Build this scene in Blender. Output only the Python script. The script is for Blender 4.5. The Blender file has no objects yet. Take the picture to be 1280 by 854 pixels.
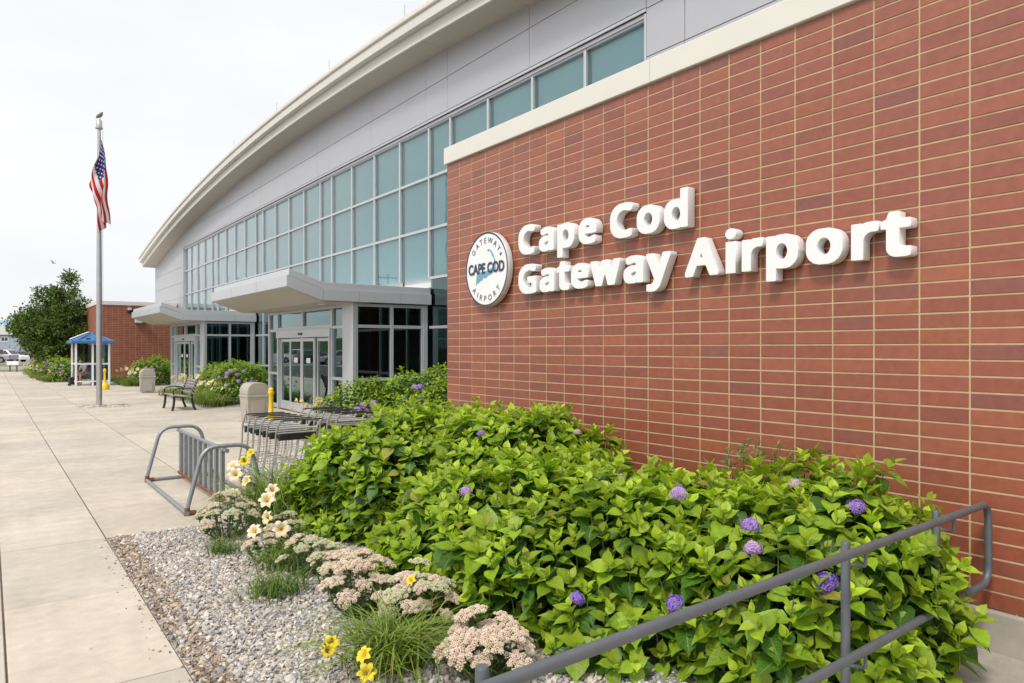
import bpy, bmesh, math, random
import numpy as np
from mathutils import Vector, Matrix, Euler, noise as mnoise
R = math.radians
rnd = random.Random(7)
rng = np.random.default_rng(11)
SC = bpy.context.scene
COL = SC.collection

# ------------------------------------------------------------------ materials
def new_mat(name):
    m = bpy.data.materials.new(name); m.use_nodes = True
    nt = m.node_tree
    return m, nt, nt.nodes['Principled BSDF'], nt.nodes['Material Output']
def nd(nt, typ, **kw):
    n = nt.nodes.new(typ)
    for k, v in kw.items():
        if k.startswith('i_'):
            n.inputs[k[2:].replace('_', ' ')].default_value = v
        else: setattr(n, k, v)
    return n
def lk(nt, a, b): nt.links.new(a, b)
def math_n(nt, op, a, b=None, c=None):
    n = nt.nodes.new('ShaderNodeMath'); n.operation = op
    for i, x in enumerate((a, b, c)):
        if x is None: continue
        if isinstance(x, (int, float)): n.inputs[i].default_value = x
        else: nt.links.new(x, n.inputs[i])
    return n.outputs[0]
def mixc(nt, fac, a, b, blend='MIX'):
    n = nt.nodes.new('ShaderNodeMix'); n.data_type = 'RGBA'; n.blend_type = blend
    for sock, x in ((n.inputs[0], fac), (n.inputs[6], a), (n.inputs[7], b)):
        if isinstance(x, (int, float)): sock.default_value = x
        elif isinstance(x, (tuple, list)): sock.default_value = (*x[:3], 1)
        else: nt.links.new(x, sock)
    return n.outputs[2]
def noise_n(nt, scale, detail=4, rough=.55, coord='Object', vec=None):
    t = nd(nt, 'ShaderNodeTexNoise'); t.inputs['Scale'].default_value = scale
    t.inputs['Detail'].default_value = detail; t.inputs['Roughness'].default_value = rough
    if vec is None:
        tc = nd(nt, 'ShaderNodeTexCoord'); vec = tc.outputs[coord]
    lk(nt, vec, t.inputs['Vector'])
    return t.outputs['Fac']
def ramp_n(nt, fac, p0, p1, c0=(0, 0, 0), c1=(1, 1, 1)):
    r = nd(nt, 'ShaderNodeValToRGB'); e = r.color_ramp.elements
    e[0].position = p0; e[1].position = p1
    e[0].color = (*c0, 1); e[1].color = (*c1, 1)
    lk(nt, fac, r.inputs[0]); return r.outputs[0]
def bump_n(nt, b, height, strength=.3, dist=.01):
    n = nd(nt, 'ShaderNodeBump'); n.inputs['Strength'].default_value = strength
    n.inputs['Distance'].default_value = dist
    lk(nt, height, n.inputs['Height']); lk(nt, n.outputs[0], b.inputs['Normal'])
def plain(name, col, rough=.5, metal=0., var=.12, scale=6., bump=0., spec=.5, coat=0., c2=None, bscale=None):
    """base colour with slight real mottling"""
    m, nt, b, o = new_mat(name)
    f = noise_n(nt, scale)
    f = ramp_n(nt, f, .3, .7)
    dark = tuple(c * (1 - var) for c in col) if c2 is None else c2
    lk(nt, mixc(nt, f, dark, col), b.inputs['Base Color'])
    b.inputs['Roughness'].default_value = rough; b.inputs['Metallic'].default_value = metal
    b.inputs['Specular IOR Level'].default_value = spec
    b.inputs['Coat Weight'].default_value = coat
    if bump:
        bump_n(nt, b, noise_n(nt, bscale or scale * 12, 3), bump, .004)
    return m
def attr_mat(name, rough=.6, spec=.4, nscale=0., nvar=.15, bump=0., bscale=200, trans=0.):
    m, nt, b, o = new_mat(name)
    a = nd(nt, 'ShaderNodeAttribute', attribute_name='col')
    c = a.outputs['Color']
    if nscale:
        f = ramp_n(nt, noise_n(nt, nscale), .25, .75, (1 - nvar,) * 3, (1 + nvar,) * 3)
        c = mixc(nt, 1., c, f, 'MULTIPLY')
    lk(nt, c, b.inputs['Base Color'])
    b.inputs['Roughness'].default_value = rough; b.inputs['Specular IOR Level'].default_value = spec
    if bump: bump_n(nt, b, noise_n(nt, bscale, 3), bump, .003)
    if trans:
        t = nd(nt, 'ShaderNodeBsdfTranslucent'); lk(nt, c, t.inputs['Color'])
        mx = nd(nt, 'ShaderNodeMixShader'); mx.inputs[0].default_value = trans
        lk(nt, b.outputs[0], mx.inputs[1]); lk(nt, t.outputs[0], mx.inputs[2]); lk(nt, mx.outputs[0], o.inputs['Surface'])
    return m
def leaf_material(name, trans=.34, rough=.40):
    m, nt, b, o = new_mat(name)
    a = nd(nt, 'ShaderNodeAttribute', attribute_name='col')
    uv = nd(nt, 'ShaderNodeUVMap'); sx = nd(nt, 'ShaderNodeSeparateXYZ'); lk(nt, uv.outputs[0], sx.inputs[0])
    au = math_n(nt, 'ABSOLUTE', math_n(nt, 'SUBTRACT', math_n(nt, 'MULTIPLY', sx.outputs[0], 2.), 1.))
    v = sx.outputs[1]
    ph = math_n(nt, 'FRACT', math_n(nt, 'SUBTRACT', math_n(nt, 'MULTIPLY', v, 8.), math_n(nt, 'MULTIPLY', au, 2.6)))
    side = math_n(nt, 'LESS_THAN', math_n(nt, 'ABSOLUTE', math_n(nt, 'SUBTRACT', ph, .5)), .07)
    mid = math_n(nt, 'LESS_THAN', au, .07)
    vein = math_n(nt, 'MAXIMUM', math_n(nt, 'MULTIPLY', side, .45), mid)
    c = mixc(nt, math_n(nt, 'MULTIPLY', vein, .5), a.outputs['Color'], (.30, .40, .10))
    f = ramp_n(nt, noise_n(nt, 28., 3), .25, .75, (.8,) * 3, (1.18,) * 3)
    c = mixc(nt, 1., c, f, 'MULTIPLY')
    lk(nt, c, b.inputs['Base Color'])
    b.inputs['Roughness'].default_value = rough; b.inputs['Specular IOR Level'].default_value = .45
    puff = math_n(nt, 'MULTIPLY', math_n(nt, 'ABSOLUTE', math_n(nt, 'SUBTRACT', ph, .5)), -1.)
    bump_n(nt, b, math_n(nt, 'SUBTRACT', puff, math_n(nt, 'MULTIPLY', mid, .5)), .45, .004)
    t = nd(nt, 'ShaderNodeBsdfTranslucent')
    lk(nt, mixc(nt, 1., c, (1.15, 1.25, .55), 'MULTIPLY'), t.inputs['Color'])
    mx = nd(nt, 'ShaderNodeMixShader'); mx.inputs[0].default_value = trans
    lk(nt, b.outputs[0], mx.inputs[1]); lk(nt, t.outputs[0], mx.inputs[2]); lk(nt, mx.outputs[0], o.inputs['Surface'])
    return m
def glass_material(name, tint, boost=1.6, base=.0, refl=(1, 1, 1)):
    m, nt, b, o = new_mat(name)
    nt.nodes.remove(b)
    tr = nd(nt, 'ShaderNodeBsdfTransparent'); tr.inputs[0].default_value = (*tint, 1)
    gl = nd(nt, 'ShaderNodeBsdfGlossy'); gl.inputs['Roughness'].default_value = .015; gl.inputs[0].default_value = (*refl, 1)
    fr = nd(nt, 'ShaderNodeFresnel'); fr.inputs['IOR'].default_value = 1.5
    # very slight pane warp, as float glass has
    bp = nd(nt, 'ShaderNodeBump'); bp.inputs['Strength'].default_value = .04; bp.inputs['Distance'].default_value = .02
    lk(nt, noise_n(nt, .9, 1), bp.inputs['Height'])
    lk(nt, bp.outputs[0], gl.inputs['Normal'])
    f = math_n(nt, 'MINIMUM', math_n(nt, 'ADD', math_n(nt, 'MULTIPLY', fr.outputs[0], boost), base), 1.)
    mx = nd(nt, 'ShaderNodeMixShader'); lk(nt, f, mx.inputs[0])
    lk(nt, tr.outputs[0], mx.inputs[1]); lk(nt, gl.outputs[0], mx.inputs[2]); lk(nt, mx.outputs[0], o.inputs['Surface'])
    return m
def concrete_material(name, col, var=.1, stain=.18, agg=.10):
    m, nt, b, o = new_mat(name)
    a = nd(nt, 'ShaderNodeAttribute', attribute_name='col')
    c = mixc(nt, 1., col, a.outputs['Color'], 'MULTIPLY')
    f = ramp_n(nt, noise_n(nt, .9, 6, .6), .35, .7, (1 - stain, 1 - stain * 1.1, 1 - stain * 1.3), (1.06, 1.05, 1.03))
    c = mixc(nt, 1., c, f, 'MULTIPLY')
    f2 = ramp_n(nt, noise_n(nt, 7., 5, .65), .3, .7, (1 - var,) * 3, (1 + var,) * 3)
    c = mixc(nt, 1., c, f2, 'MULTIPLY')
    f3 = ramp_n(nt, noise_n(nt, 160., 2, .7), .35, .65, (1 - agg,) * 3, (1 + agg,) * 3)
    c = mixc(nt, 1., c, f3, 'MULTIPLY')
    # sparse rusty / dark spots
    sp = ramp_n(nt, noise_n(nt, 2.6, 3, .5), .66, .74)
    c = mixc(nt, math_n(nt, 'MULTIPLY', sp, .3), c, (.36, .28, .17))
    gum = ramp_n(nt, noise_n(nt, 17., 2, .4), .735, .75)
    c = mixc(nt, math_n(nt, 'MULTIPLY', gum, .35), c, (.20, .17, .14))
    lk(nt, c, b.inputs['Base Color']); b.inputs['Roughness'].default_value = .85; b.inputs['Specular IOR Level'].default_value = .25
    bump_n(nt, b, noise_n(nt, 130., 4, .7), .25, .003)
    return m
def brick_proc(name):
    m, nt, b, o = new_mat(name)
    tc = nd(nt, 'ShaderNodeTexCoord')
    sx = nd(nt, 'ShaderNodeSeparateXYZ'); lk(nt, tc.outputs['Object'], sx.inputs[0])
    cb = nd(nt, 'ShaderNodeCombineXYZ')
    lk(nt, math_n(nt, 'ADD', sx.outputs[0], sx.outputs[1]), cb.inputs[0]); lk(nt, sx.outputs[2], cb.inputs[1])
    br = nd(nt, 'ShaderNodeTexBrick'); br.offset = 0.; br.squash = 1.
    lk(nt, cb.outputs[0], br.inputs['Vector'])
    br.inputs['Color1'].default_value = (.29, .078, .043, 1); br.inputs['Color2'].default_value = (.22, .06, .04, 1)
    br.inputs['Mortar'].default_value = (.40, .26, .15, 1)
    br.inputs['Scale'].default_value = 1.; br.inputs['Mortar Size'].default_value = .006; br.inputs['Mortar Smooth'].default_value = .1
    br.inputs['Brick Width'].default_value = .2987; br.inputs['Row Height'].default_value = .1005
    f = ramp_n(nt, noise_n(nt, 3., 4), .3, .7, (.85,) * 3, (1.12,) * 3)
    lk(nt, mixc(nt, 1., br.outputs['Color'], f, 'MULTIPLY'), b.inputs['Base Color'])
    b.inputs['Roughness'].default_value = .75
    bump_n(nt, b, math_n(nt, 'MULTIPLY', br.outputs['Fac'], -1.), .5, .006)
    return m
def gravel_material(name):
    m, nt, b, o = new_mat(name)
    tc = nd(nt, 'ShaderNodeTexCoord')
    v = nd(nt, 'ShaderNodeTexVoronoi'); v.inputs['Scale'].default_value = 42.
    lk(nt, tc.outputs['Object'], v.inputs['Vector'])
    s = nd(nt, 'ShaderNodeSeparateXYZ'); lk(nt, v.outputs['Color'], s.inputs[0])
    r = nd(nt, 'ShaderNodeValToRGB'); e = r.color_ramp.elements
    e[0].position = 0; e[0].color = (.22, .20, .18, 1); e[1].position = 1; e[1].color = (.62, .56, .50, 1)
    for p, c in ((.25, (.34, .33, .33)), (.5, (.48, .42, .35)), (.75, (.40, .38, .36))):
        q = e.new(p); q.color = (*c, 1)
    lk(nt, s.outputs[0], r.inputs[0])
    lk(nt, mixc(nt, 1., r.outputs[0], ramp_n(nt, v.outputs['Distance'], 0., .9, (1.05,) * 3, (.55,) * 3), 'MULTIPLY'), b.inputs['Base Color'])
    b.inputs['Roughness'].default_value = .8
    bump_n(nt, b, math_n(nt, 'MULTIPLY', v.outputs['Distance'], -1.), .8, .02)
    return m
def turf_material(name, c1, c2, scale=1.5):
    m, nt, b, o = new_mat(name)
    f = ramp_n(nt, noise_n(nt, scale, 6, .7), .35, .65)
    c = mixc(nt, f, c1, c2)
    c = mixc(nt, 1., c, ramp_n(nt, noise_n(nt, 40., 4, .7), .3, .7, (.7,) * 3, (1.25,) * 3), 'MULTIPLY')
    lk(nt, c, b.inputs['Base Color']); b.inputs['Roughness'].default_value = .9
    bump_n(nt, b, noise_n(nt, 60., 4), .5, .02)
    return m
def flag_material():
    m, nt, b, o = new_mat('flag_cloth')
    uv = nd(nt, 'ShaderNodeUVMap'); sx = nd(nt, 'ShaderNodeSeparateXYZ'); lk(nt, uv.outputs[0], sx.inputs[0])
    u, v = sx.outputs[0], sx.outputs[1]
    red = math_n(nt, 'LESS_THAN', math_n(nt, 'FRACT', math_n(nt, 'MULTIPLY', v, 6.5)), .5)
    c = mixc(nt, red, (.78, .77, .75), (.52, .025, .035))
    can = math_n(nt, 'MULTIPLY', math_n(nt, 'LESS_THAN', u, .4), math_n(nt, 'GREATER_THAN', v, .4615))
    # stars: staggered dots
    def dots(ou, ov):
        a = math_n(nt, 'SUBTRACT', math_n(nt, 'FRACT', math_n(nt, 'ADD', math_n(nt, 'MULTIPLY', u, 15.), ou)), .5)
        d = math_n(nt, 'SUBTRACT', math_n(nt, 'FRACT', math_n(nt, 'ADD', math_n(nt, 'MULTIPLY', math_n(nt, 'SUBTRACT', v, .4615), 9.28), ov)), .5)
        r2 = math_n(nt, 'ADD', math_n(nt, 'MULTIPLY', a, a), math_n(nt, 'MULTIPLY', d, d))
        return math_n(nt, 'LESS_THAN', r2, .026)
    st = math_n(nt, 'MAXIMUM', dots(0, 0), dots(.5, .5))
    cc = mixc(nt, st, (.035, .04, .16), (.8, .8, .8))
    c = mixc(nt, can, c, cc)
    lk(nt, c, b.inputs['Base Color']); b.inputs['Roughness'].default_value = .7; b.inputs['Specular IOR Level'].default_value = .2
    t = nd(nt, 'ShaderNodeBsdfTranslucent'); lk(nt, c, t.inputs['Color'])
    mx = nd(nt, 'ShaderNodeMixShader'); mx.inputs[0].default_value = .25
    lk(nt, b.outputs[0], mx.inputs[1]); lk(nt, t.outputs[0], mx.inputs[2]); lk(nt, mx.outputs[0], o.inputs['Surface'])
    return m

MT = {}
MT['brick'] = attr_mat('fired_brick', .36, .6, 16., .13, .18, 220)
MT['mortar'] = plain('tan_mortar', (.54, .41, .24), .9, var=.2, scale=9, bump=.3)
MT['brickproc'] = brick_proc('far_brickwork')
MT['cream'] = plain('cream_coping', (.71, .68, .61), .55, var=.06, scale=1.5)
MT['roofcream'] = plain('cream_roof_metal', (.64, .615, .56), .45, var=.05, scale=1.2)
MT['base'] = plain('cast_concrete', (.43, .39, .33), .85, var=.25, scale=5, bump=.3)
MT['panel'] = plain('silver_cladding', (.465, .47, .49), .42, .35, var=.03, scale=.8)
MT['panelgap'] = plain('joint_shadow_gap', (.05, .05, .055), .8)
MT['alu'] = plain('anodised_aluminium', (.56, .57, .59), .38, .45, var=.05, scale=3)
MT['canopy'] = plain('canopy_aluminium', (.58, .59, .61), .36, .45, var=.03, scale=1)
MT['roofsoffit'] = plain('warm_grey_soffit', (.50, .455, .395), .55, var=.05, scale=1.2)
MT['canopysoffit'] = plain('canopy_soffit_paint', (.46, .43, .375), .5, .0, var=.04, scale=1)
MT['teal'] = glass_material('teal_glass', (.61, .87, .90), 1.6)
MT['dark'] = glass_material('green_grey_glass', (.15, .36, .38), 1.8, .03, (.78, 1., 1.))
MT['shade'] = plain('roller_shade_cloth', (.72, .74, .73), .9, var=.04, scale=2)
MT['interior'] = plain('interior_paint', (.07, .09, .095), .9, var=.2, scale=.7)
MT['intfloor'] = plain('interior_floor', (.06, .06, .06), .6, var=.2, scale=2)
MT['conc'] = concrete_material('paving_concrete', (.52, .465, .395), .10, .15)
MT['paver'] = concrete_material('grey_pavers', (.42, .40, .355))
MT['dirt'] = plain('joint_dirt', (.21, .165, .12), .95, var=.3, scale=20)
MT['gravel'] = gravel_material('gravel_bed')
MT['pebble'] = attr_mat('pebble_stone', .75, .35, 90., .15)
MT['asphalt'] = plain('asphalt', (.075, .073, .07), .9, var=.25, scale=3, bump=.4)
MT['palelot'] = plain('worn_asphalt', (.30, .275, .25), .9, var=.15, scale=.5)
MT['turf'] = turf_material('dry_turf', (.24, .19, .085), (.10, .12, .035))
MT['ground'] = turf_material('ground_earth', (.17, .15, .09), (.11, .12, .05), .3)
MT['white'] = plain('white_acrylic', (.80, .80, .80), .4, var=.02, scale=2)
MT['navy'] = plain('navy_print', (.035, .05, .085), .5)
MT['mapblue'] = plain('map_blue_print', (.16, .36, .50), .5)
MT['railgrey'] = plain('charcoal_rail_paint', (.100, .113, .128), .40, .15, var=.18, scale=14, c2=(.122, .134, .148), bump=.12, bscale=160)
_nt = MT['railgrey'].node_tree; _b = _nt.nodes['Principled BSDF']; _l = _b.inputs['Base Color'].links[0].from_socket
_f = ramp_n(_nt, noise_n(_nt, 38., 4, .6), .69, .73)
_nt.links.new(mixc(_nt, math_n(_nt, 'MULTIPLY', _f, .75), _l, (.20, .095, .05)), _b.inputs['Base Color'])   # paint chips with rust
MT['galv'] = plain('galvanised_steel', (.30, .325, .345), .45, .55, var=.25, scale=20)
MT['rust'] = plain('rust', (.25, .085, .03), .9, c2=(.11, .05, .03), scale=30, bump=.5)
MT['chrome'] = plain('chromed_tube', (.74, .73, .70), .28, .9, var=.08, scale=10)
MT['blackrub'] = plain('black_rubber', (.022, .022, .024), .5, var=.2, scale=20)
MT['blackmetal'] = plain('black_cast_metal', (.02, .02, .022), .38, .2, var=.1, scale=10)
MT['slat'] = plain('weathered_grey_slats', (.32, .295, .275), .7, var=.22, scale=18)
MT['bin'] = plain('taupe_plastic', (.40, .365, .31), .55, var=.08, scale=5, bump=.06)
MT['black'] = plain('black_void', (.01, .01, .01), .8)
MT['yellow'] = plain('yellow_plastic', (.82, .56, .012), .4, var=.08, scale=6)
MT['pole'] = plain('brushed_pole', (.50, .49, .475), .36, .75, var=.12, scale=4)
MT['flag'] = flag_material()
MT['blue'] = plain('blue_roof_paint', (.045, .17, .40), .45, var=.12, scale=3)
MT['bluedk'] = plain('navy_plastic', (.02, .035, .16), .5)
MT['greywall'] = plain('grey_blue_siding', (.33, .36, .42), .8, var=.08, scale=.5)
MT['greyroof'] = plain('pale_grey_shingle', (.42, .40, .385), .9, var=.1, scale=1)
MT['blueroof'] = plain('pale_blue_roof', (.26, .40, .47), .8)
MT['wood'] = plain('brown_timber', (.15, .10, .075), .8, var=.3, scale=8)
MT['bark'] = plain('bark', (.10, .075, .055), .95, var=.45, scale=14, bump=.7)
MT['leaf'] = leaf_material('hydrangea_leaf')
MT['fol'] = attr_mat('foliage', .55, .3, 0, trans=.25)
MT['blade'] = attr_mat('grass_blade', .5, .35, 0, trans=.3)
MT['petal'] = attr_mat('petal', .6, .25, 0, trans=.25)
MT['stem'] = plain('plant_stem', (.13, .17, .05), .7, var=.3, scale=20)
MT['twig'] = plain('woody_twig', (.16, .115, .08), .9, var=.3, scale=20)
MT['tyre'] = plain('tyre_rubber', (.02, .02, .02), .8)
MT['carglass'] = plain('car_glass', (.02, .025, .03), .08, spec=.8)
MT['carwhite'] = plain('white_car_paint', (.78, .78, .78), .25, coat=.6, var=.02)
MT['carsilver'] = plain('silver_car_paint', (.36, .37, .38), .3, .5, coat=.5, var=.02)
MT['cardark'] = plain('dark_car_paint', (.03, .032, .038), .25, coat=.6, var=.02)
MT['carred'] = plain('red_car_paint', (.28, .02, .02), .25, coat=.6, var=.02)
MT['lampred'] = plain('lamp_red', (.5, .05, .02), .3)
MT['lampclear'] = plain('lamp_clear', (.75, .75, .72), .15)
MT['skin'] = plain('skin', (.42, .23, .15), .6)
MT['hair'] = plain('dark_hair', (.03, .022, .018), .7)
MT['amber'] = plain('amber_cloth', (.70, .36, .02), .9)
MT['shirt'] = plain('pale_grey_cloth', (.30, .30, .31), .9)
MT['shorts'] = plain('grey_cloth', (.22, .22, .23), .9)
MT['pillar'] = plain('lamp_housing', (.62, .62, .6), .5)
MT['feather'] = plain('feather', (.30, .25, .20), .8, var=.4, scale=30)
MT['featherw'] = plain('pale_feather', (.55, .55, .56), .8, var=.3, scale=30)

# ------------------------------------------------------------------ mesh helpers
class MB:
    """collects shapes that become ONE mesh object"""
    def __init__(s): s.v = []; s.f = []; s.mi = []; s.c = []; s.uv = None
    def add(s, vs, fs, mi=0, col=None):
        b = len(s.v); s.v += [tuple(p) for p in vs]
        s.f += [tuple(i + b for i in f) for f in fs]; s.mi += [mi] * len(fs)
        s.c += [col or (1, 1, 1)] * len(vs)
    def box(s, x0, x1, y0, y1, z0, z1, mi=0, col=None, M=None):
        vs = [Vector(p) for p in ((x0, y0, z0), (x1, y0, z0), (x1, y1, z0), (x0, y1, z0), (x0, y0, z1), (x1, y0, z1), (x1, y1, z1), (x0, y1, z1))]
        if M is not None: vs = [M @ p for p in vs]
        s.add(vs, [(0, 3, 2, 1), (4, 5, 6, 7), (0, 1, 5, 4), (1, 2, 6, 5), (2, 3, 7, 6), (3, 0, 4, 7)], mi, col)
    def prism(s, poly, axis, a, b, mi=0, col=None, M=None):
        """poly: 2-D outline; axis 'x': (y,z), 'y': (x,z), 'z': (x,y)"""
        def P(p, t):
            q = {'x': (t, p[0], p[1]), 'y': (p[0], t, p[1]), 'z': (p[0], p[1], t)}[axis]
            q = Vector(q); return M @ q if M is not None else q
        n = len(poly); vs = [P(p, a) for p in poly] + [P(p, b) for p in poly]
        fs = [tuple(range(n - 1, -1, -1)), tuple(range(n, 2 * n))] + [(i, (i + 1) % n, n + (i + 1) % n, n + i) for i in range(n)]
        s.add(vs, fs, mi, col)
    def tube(s, pts, r, n=10, mi=0, caps=True, closed=False, col=None):
        pts = [Vector(p) for p in pts]; m = len(pts)
        rs = r if isinstance(r, (list, tuple)) else [r] * m
        vs = []; prev = None
        for i, p in enumerate(pts):
            if closed: t = pts[(i + 1) % m] - pts[i - 1]
            else: t = pts[min(i + 1, m - 1)] - pts[max(i - 1, 0)]
            t.normalize()
            if prev is None:
                u = t.cross(Vector((0, 0, 1)) if abs(t.z) < .9 else Vector((1, 0, 0))).normalized()
            else:
                u = (prev - t * prev.dot(t)).normalized()
            prev = u; w = t.cross(u)
            for k in range(n):
                a = 2 * math.pi * k / n
                vs.append(p + (u * math.cos(a) + w * math.sin(a)) * rs[i])
        fs = []
        for i in range(m if closed else m - 1):
            j = (i + 1) % m
            for k in range(n):
                k2 = (k + 1) % n
                fs.append((i * n + k, i * n + k2, j * n + k2, j * n + k))
        if caps and not closed:
            fs.append(tuple(range(n - 1, -1, -1))); fs.append(tuple((m - 1) * n + k for k in range(n)))
        s.add(vs, fs, mi, col)
    def lathe(s, prof, n=24, mi=0, c=(0, 0, 0), col=None):
        vs = []; fs = []
        for (r, z) in prof:
            for k in range(n):
                a = 2 * math.pi * k / n; vs.append((c[0] + r * math.cos(a), c[1] + r * math.sin(a), c[2] + z))
        for i in range(len(prof) - 1):
            for k in range(n):
                k2 = (k + 1) % n; fs.append((i * n + k, i * n + k2, (i + 1) * n + k2, (i + 1) * n + k))
        fs.append(tuple(range(n - 1, -1, -1))); fs.append(tuple((len(prof) - 1) * n + k for k in range(n)))
        s.add(vs, fs, mi, col)
    def build(s, name, mats, parent=None, smooth=False, bevel=0., seg=1, loc=None, color=False):
        if not isinstance(mats, (list, tuple)): mats = [mats]
        me = bpy.data.meshes.new(name); me.from_pydata(s.v, [], s.f)
        for m in mats: me.materials.append(MT[m] if isinstance(m, str) else m)
        me.polygons.foreach_set('material_index', s.mi)
        if color:
            a = me.color_attributes.new('col', 'FLOAT_COLOR', 'POINT')
            a.data.foreach_set('color', np.c_[np.array(s.c, dtype=np.float32), np.ones(len(s.c), np.float32)].ravel())
        me.update()
        if smooth:
            me.polygons.foreach_set('use_smooth', [True] * len(s.f))
            me.set_sharp_from_angle(angle=R(40))
        o = bpy.data.objects.new(name, me); COL.objects.link(o)
        if parent is not None: o.parent = parent
        if loc is not None: o.location = loc
        if bevel:
            b = o.modifiers.new('bevel', 'BEVEL'); b.width = bevel; b.segments = seg; b.limit_method = 'ANGLE'; b.angle_limit = R(35)
        return o

def tag(o, label, cat, group=None, kind=None):
    if label: o['label'] = label
    if cat: o['category'] = cat
    if group: o['group'] = group
    if kind: o['kind'] = kind
    return o
def thing(name, label, cat, loc=(0, 0, 0), rz=0., group=None):
    o = bpy.data.objects.new(name, None); COL.objects.link(o); o.empty_display_size = .2
    o.location = loc; o.rotation_euler = (0, 0, rz)
    return tag(o, label, cat, group)
def struct(o): o['kind'] = 'structure'; return o
def copy_tree(o, parent=None, label=None, loc=None, rz=None, scale=None):
    c = o.copy(); COL.objects.link(c)
    if parent is not None: c.parent = parent
    for ch in list(o.children): copy_tree(ch, c)
    if label: c['label'] = label
    if loc is not None: c.location = loc
    if rz is not None: c.rotation_euler = (0, 0, rz)
    if scale is not None: c.scale = (scale,) * 3
    return c
def arc(c, r, a0, a1, n, plane='xz', y=0.):
    out = []
    for i in range(n + 1):
        a = a0 + (a1 - a0) * i / n
        p, q = c[0] + r * math.cos(a), c[1] + r * math.sin(a)
        out.append((p, y, q) if plane == 'xz' else (y, p, q))
    return out
def round_path(pts, r, n=6):
    """polyline with its corners rounded"""
    pts = [Vector(p) for p in pts]; out = [pts[0]]
    for i in range(1, len(pts) - 1):
        p = pts[i]; a = (pts[i - 1] - p); b = (pts[i + 1] - p)
        rr = min(r, a.length * .49, b.length * .49)
        A = p + a.normalized() * rr; B = p + b.normalized() * rr
        for k in range(n + 1):
            t = k / n; out.append(A * (1 - t) ** 2 + p * 2 * t * (1 - t) + B * t * t)
    out.append(pts[-1]); return out
def fast_mesh(name, V, Fq, mats, parent=None, col=None, uv=None, smooth=True, mi=None):
    """numpy mesh: V (n,3), Fq (m,k) all the same k"""
    V = np.asarray(V, np.float32); Fq = np.asarray(Fq, np.int32)
    me = bpy.data.meshes.new(name); m, k = Fq.shape
    me.vertices.add(len(V)); me.vertices.foreach_set('co', V.ravel())
    me.loops.add(m * k); me.loops.foreach_set('vertex_index', Fq.ravel())
    me.polygons.add(m); me.polygons.foreach_set('loop_start', np.arange(0, m * k, k, dtype=np.int32))
    me.polygons.foreach_set('loop_total', np.full(m, k, np.int32))
    if mi is not None: me.polygons.foreach_set('material_index', np.asarray(mi, np.int32))
    me.polygons.foreach_set('use_smooth', np.full(m, bool(smooth)))
    for mm in (mats if isinstance(mats, (list, tuple)) else [mats]): me.materials.append(MT[mm])
    if col is not None:
        a = me.color_attributes.new('col', 'FLOAT_COLOR', 'POINT')
        a.data.foreach_set('color', np.c_[np.asarray(col, np.float32), np.ones(len(V), np.float32)].ravel())
    if uv is not None:
        u = me.uv_layers.new(name='UVMap'); u.data.foreach_set('uv', np.asarray(uv, np.float32)[Fq.ravel()].ravel())
    me.update(calc_edges=True); me.validate()
    o = bpy.data.objects.new(name, me); COL.objects.link(o)
    if parent is not None: o.parent = parent
    return o
def instance_arrays(tv, tf, M, P):
    """template verts (a,3), faces (b,k); M (N,3,3) columns = axes, P (N,3)"""
    N = len(P); a = len(tv)
    V = np.einsum('nij,aj->nai', M, tv) + P[:, None, :]
    Fq = (tf[None] + (np.arange(N) * a)[:, None, None]).reshape(-1, tf.shape[1])
    return V.reshape(-1, 3), Fq
def norm(a): return a / np.maximum(np.linalg.norm(a, axis=-1, keepdims=True), 1e-9)

# ------------------------------------------------------------------ ground, paving, beds
def sheet(name, x0, x1, y0, y1, z, mat):
    b = MB(); b.add([(x0, y0, z), (x1, y0, z), (x1, y1, z), (x0, y1, z)], [(0, 1, 2, 3)])
    return struct(b.build(name, mat))
sheet('ground', -900, 900, -900, 900, -.16, 'ground')
sheet('road', -14.0, -1.66, -60, 74, -.12, 'asphalt')
sheet('parking_lot', -230, -14.2, -40, 250, -.10, 'palelot')
sheet('cross_road', -13.9, 60, 75, 93, -.11, 'palelot')
sheet('grass_verge', -13.9, 60, 93.2, 106, -.09, 'turf')
sheet('far_parking_lot', -13.9, 60, 106.2, 170, -.08, 'palelot')
sheet('verge', -1.2, 6, 68.5, 74.9, -.03, 'turf')
BEDS = [(.92, 4.93, 1.85, 7.88), (5.02, 9.2, 8.2, 16.0), (5.35, 9.2, 22.85, 30.8), (5.2, 9.2, 37.7, 46.0), (2.35, 4.93, 44.5, 68)]
sheet('paving_bed', -1.5, 9.2, -6, 68.4, -.014, 'dirt')
def subtract(r, q):
    x0, x1, y0, y1 = r; a0, a1, b0, b1 = q
    if a0 >= x1 - .02 or a1 <= x0 + .02 or b0 >= y1 - .02 or b1 <= y0 + .02: return [r]
    out = []
    if b0 > y0 + .02: out.append((x0, x1, y0, b0))
    if b1 < y1 - .02: out.append((x0, x1, b1, y1))
    m0, m1 = max(y0, b0), min(y1, b1)
    if a0 > x0 + .02: out.append((x0, a0, m0, m1))
    if a1 < x1 - .02: out.append((a1, x1, m0, m1))
    return out
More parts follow.
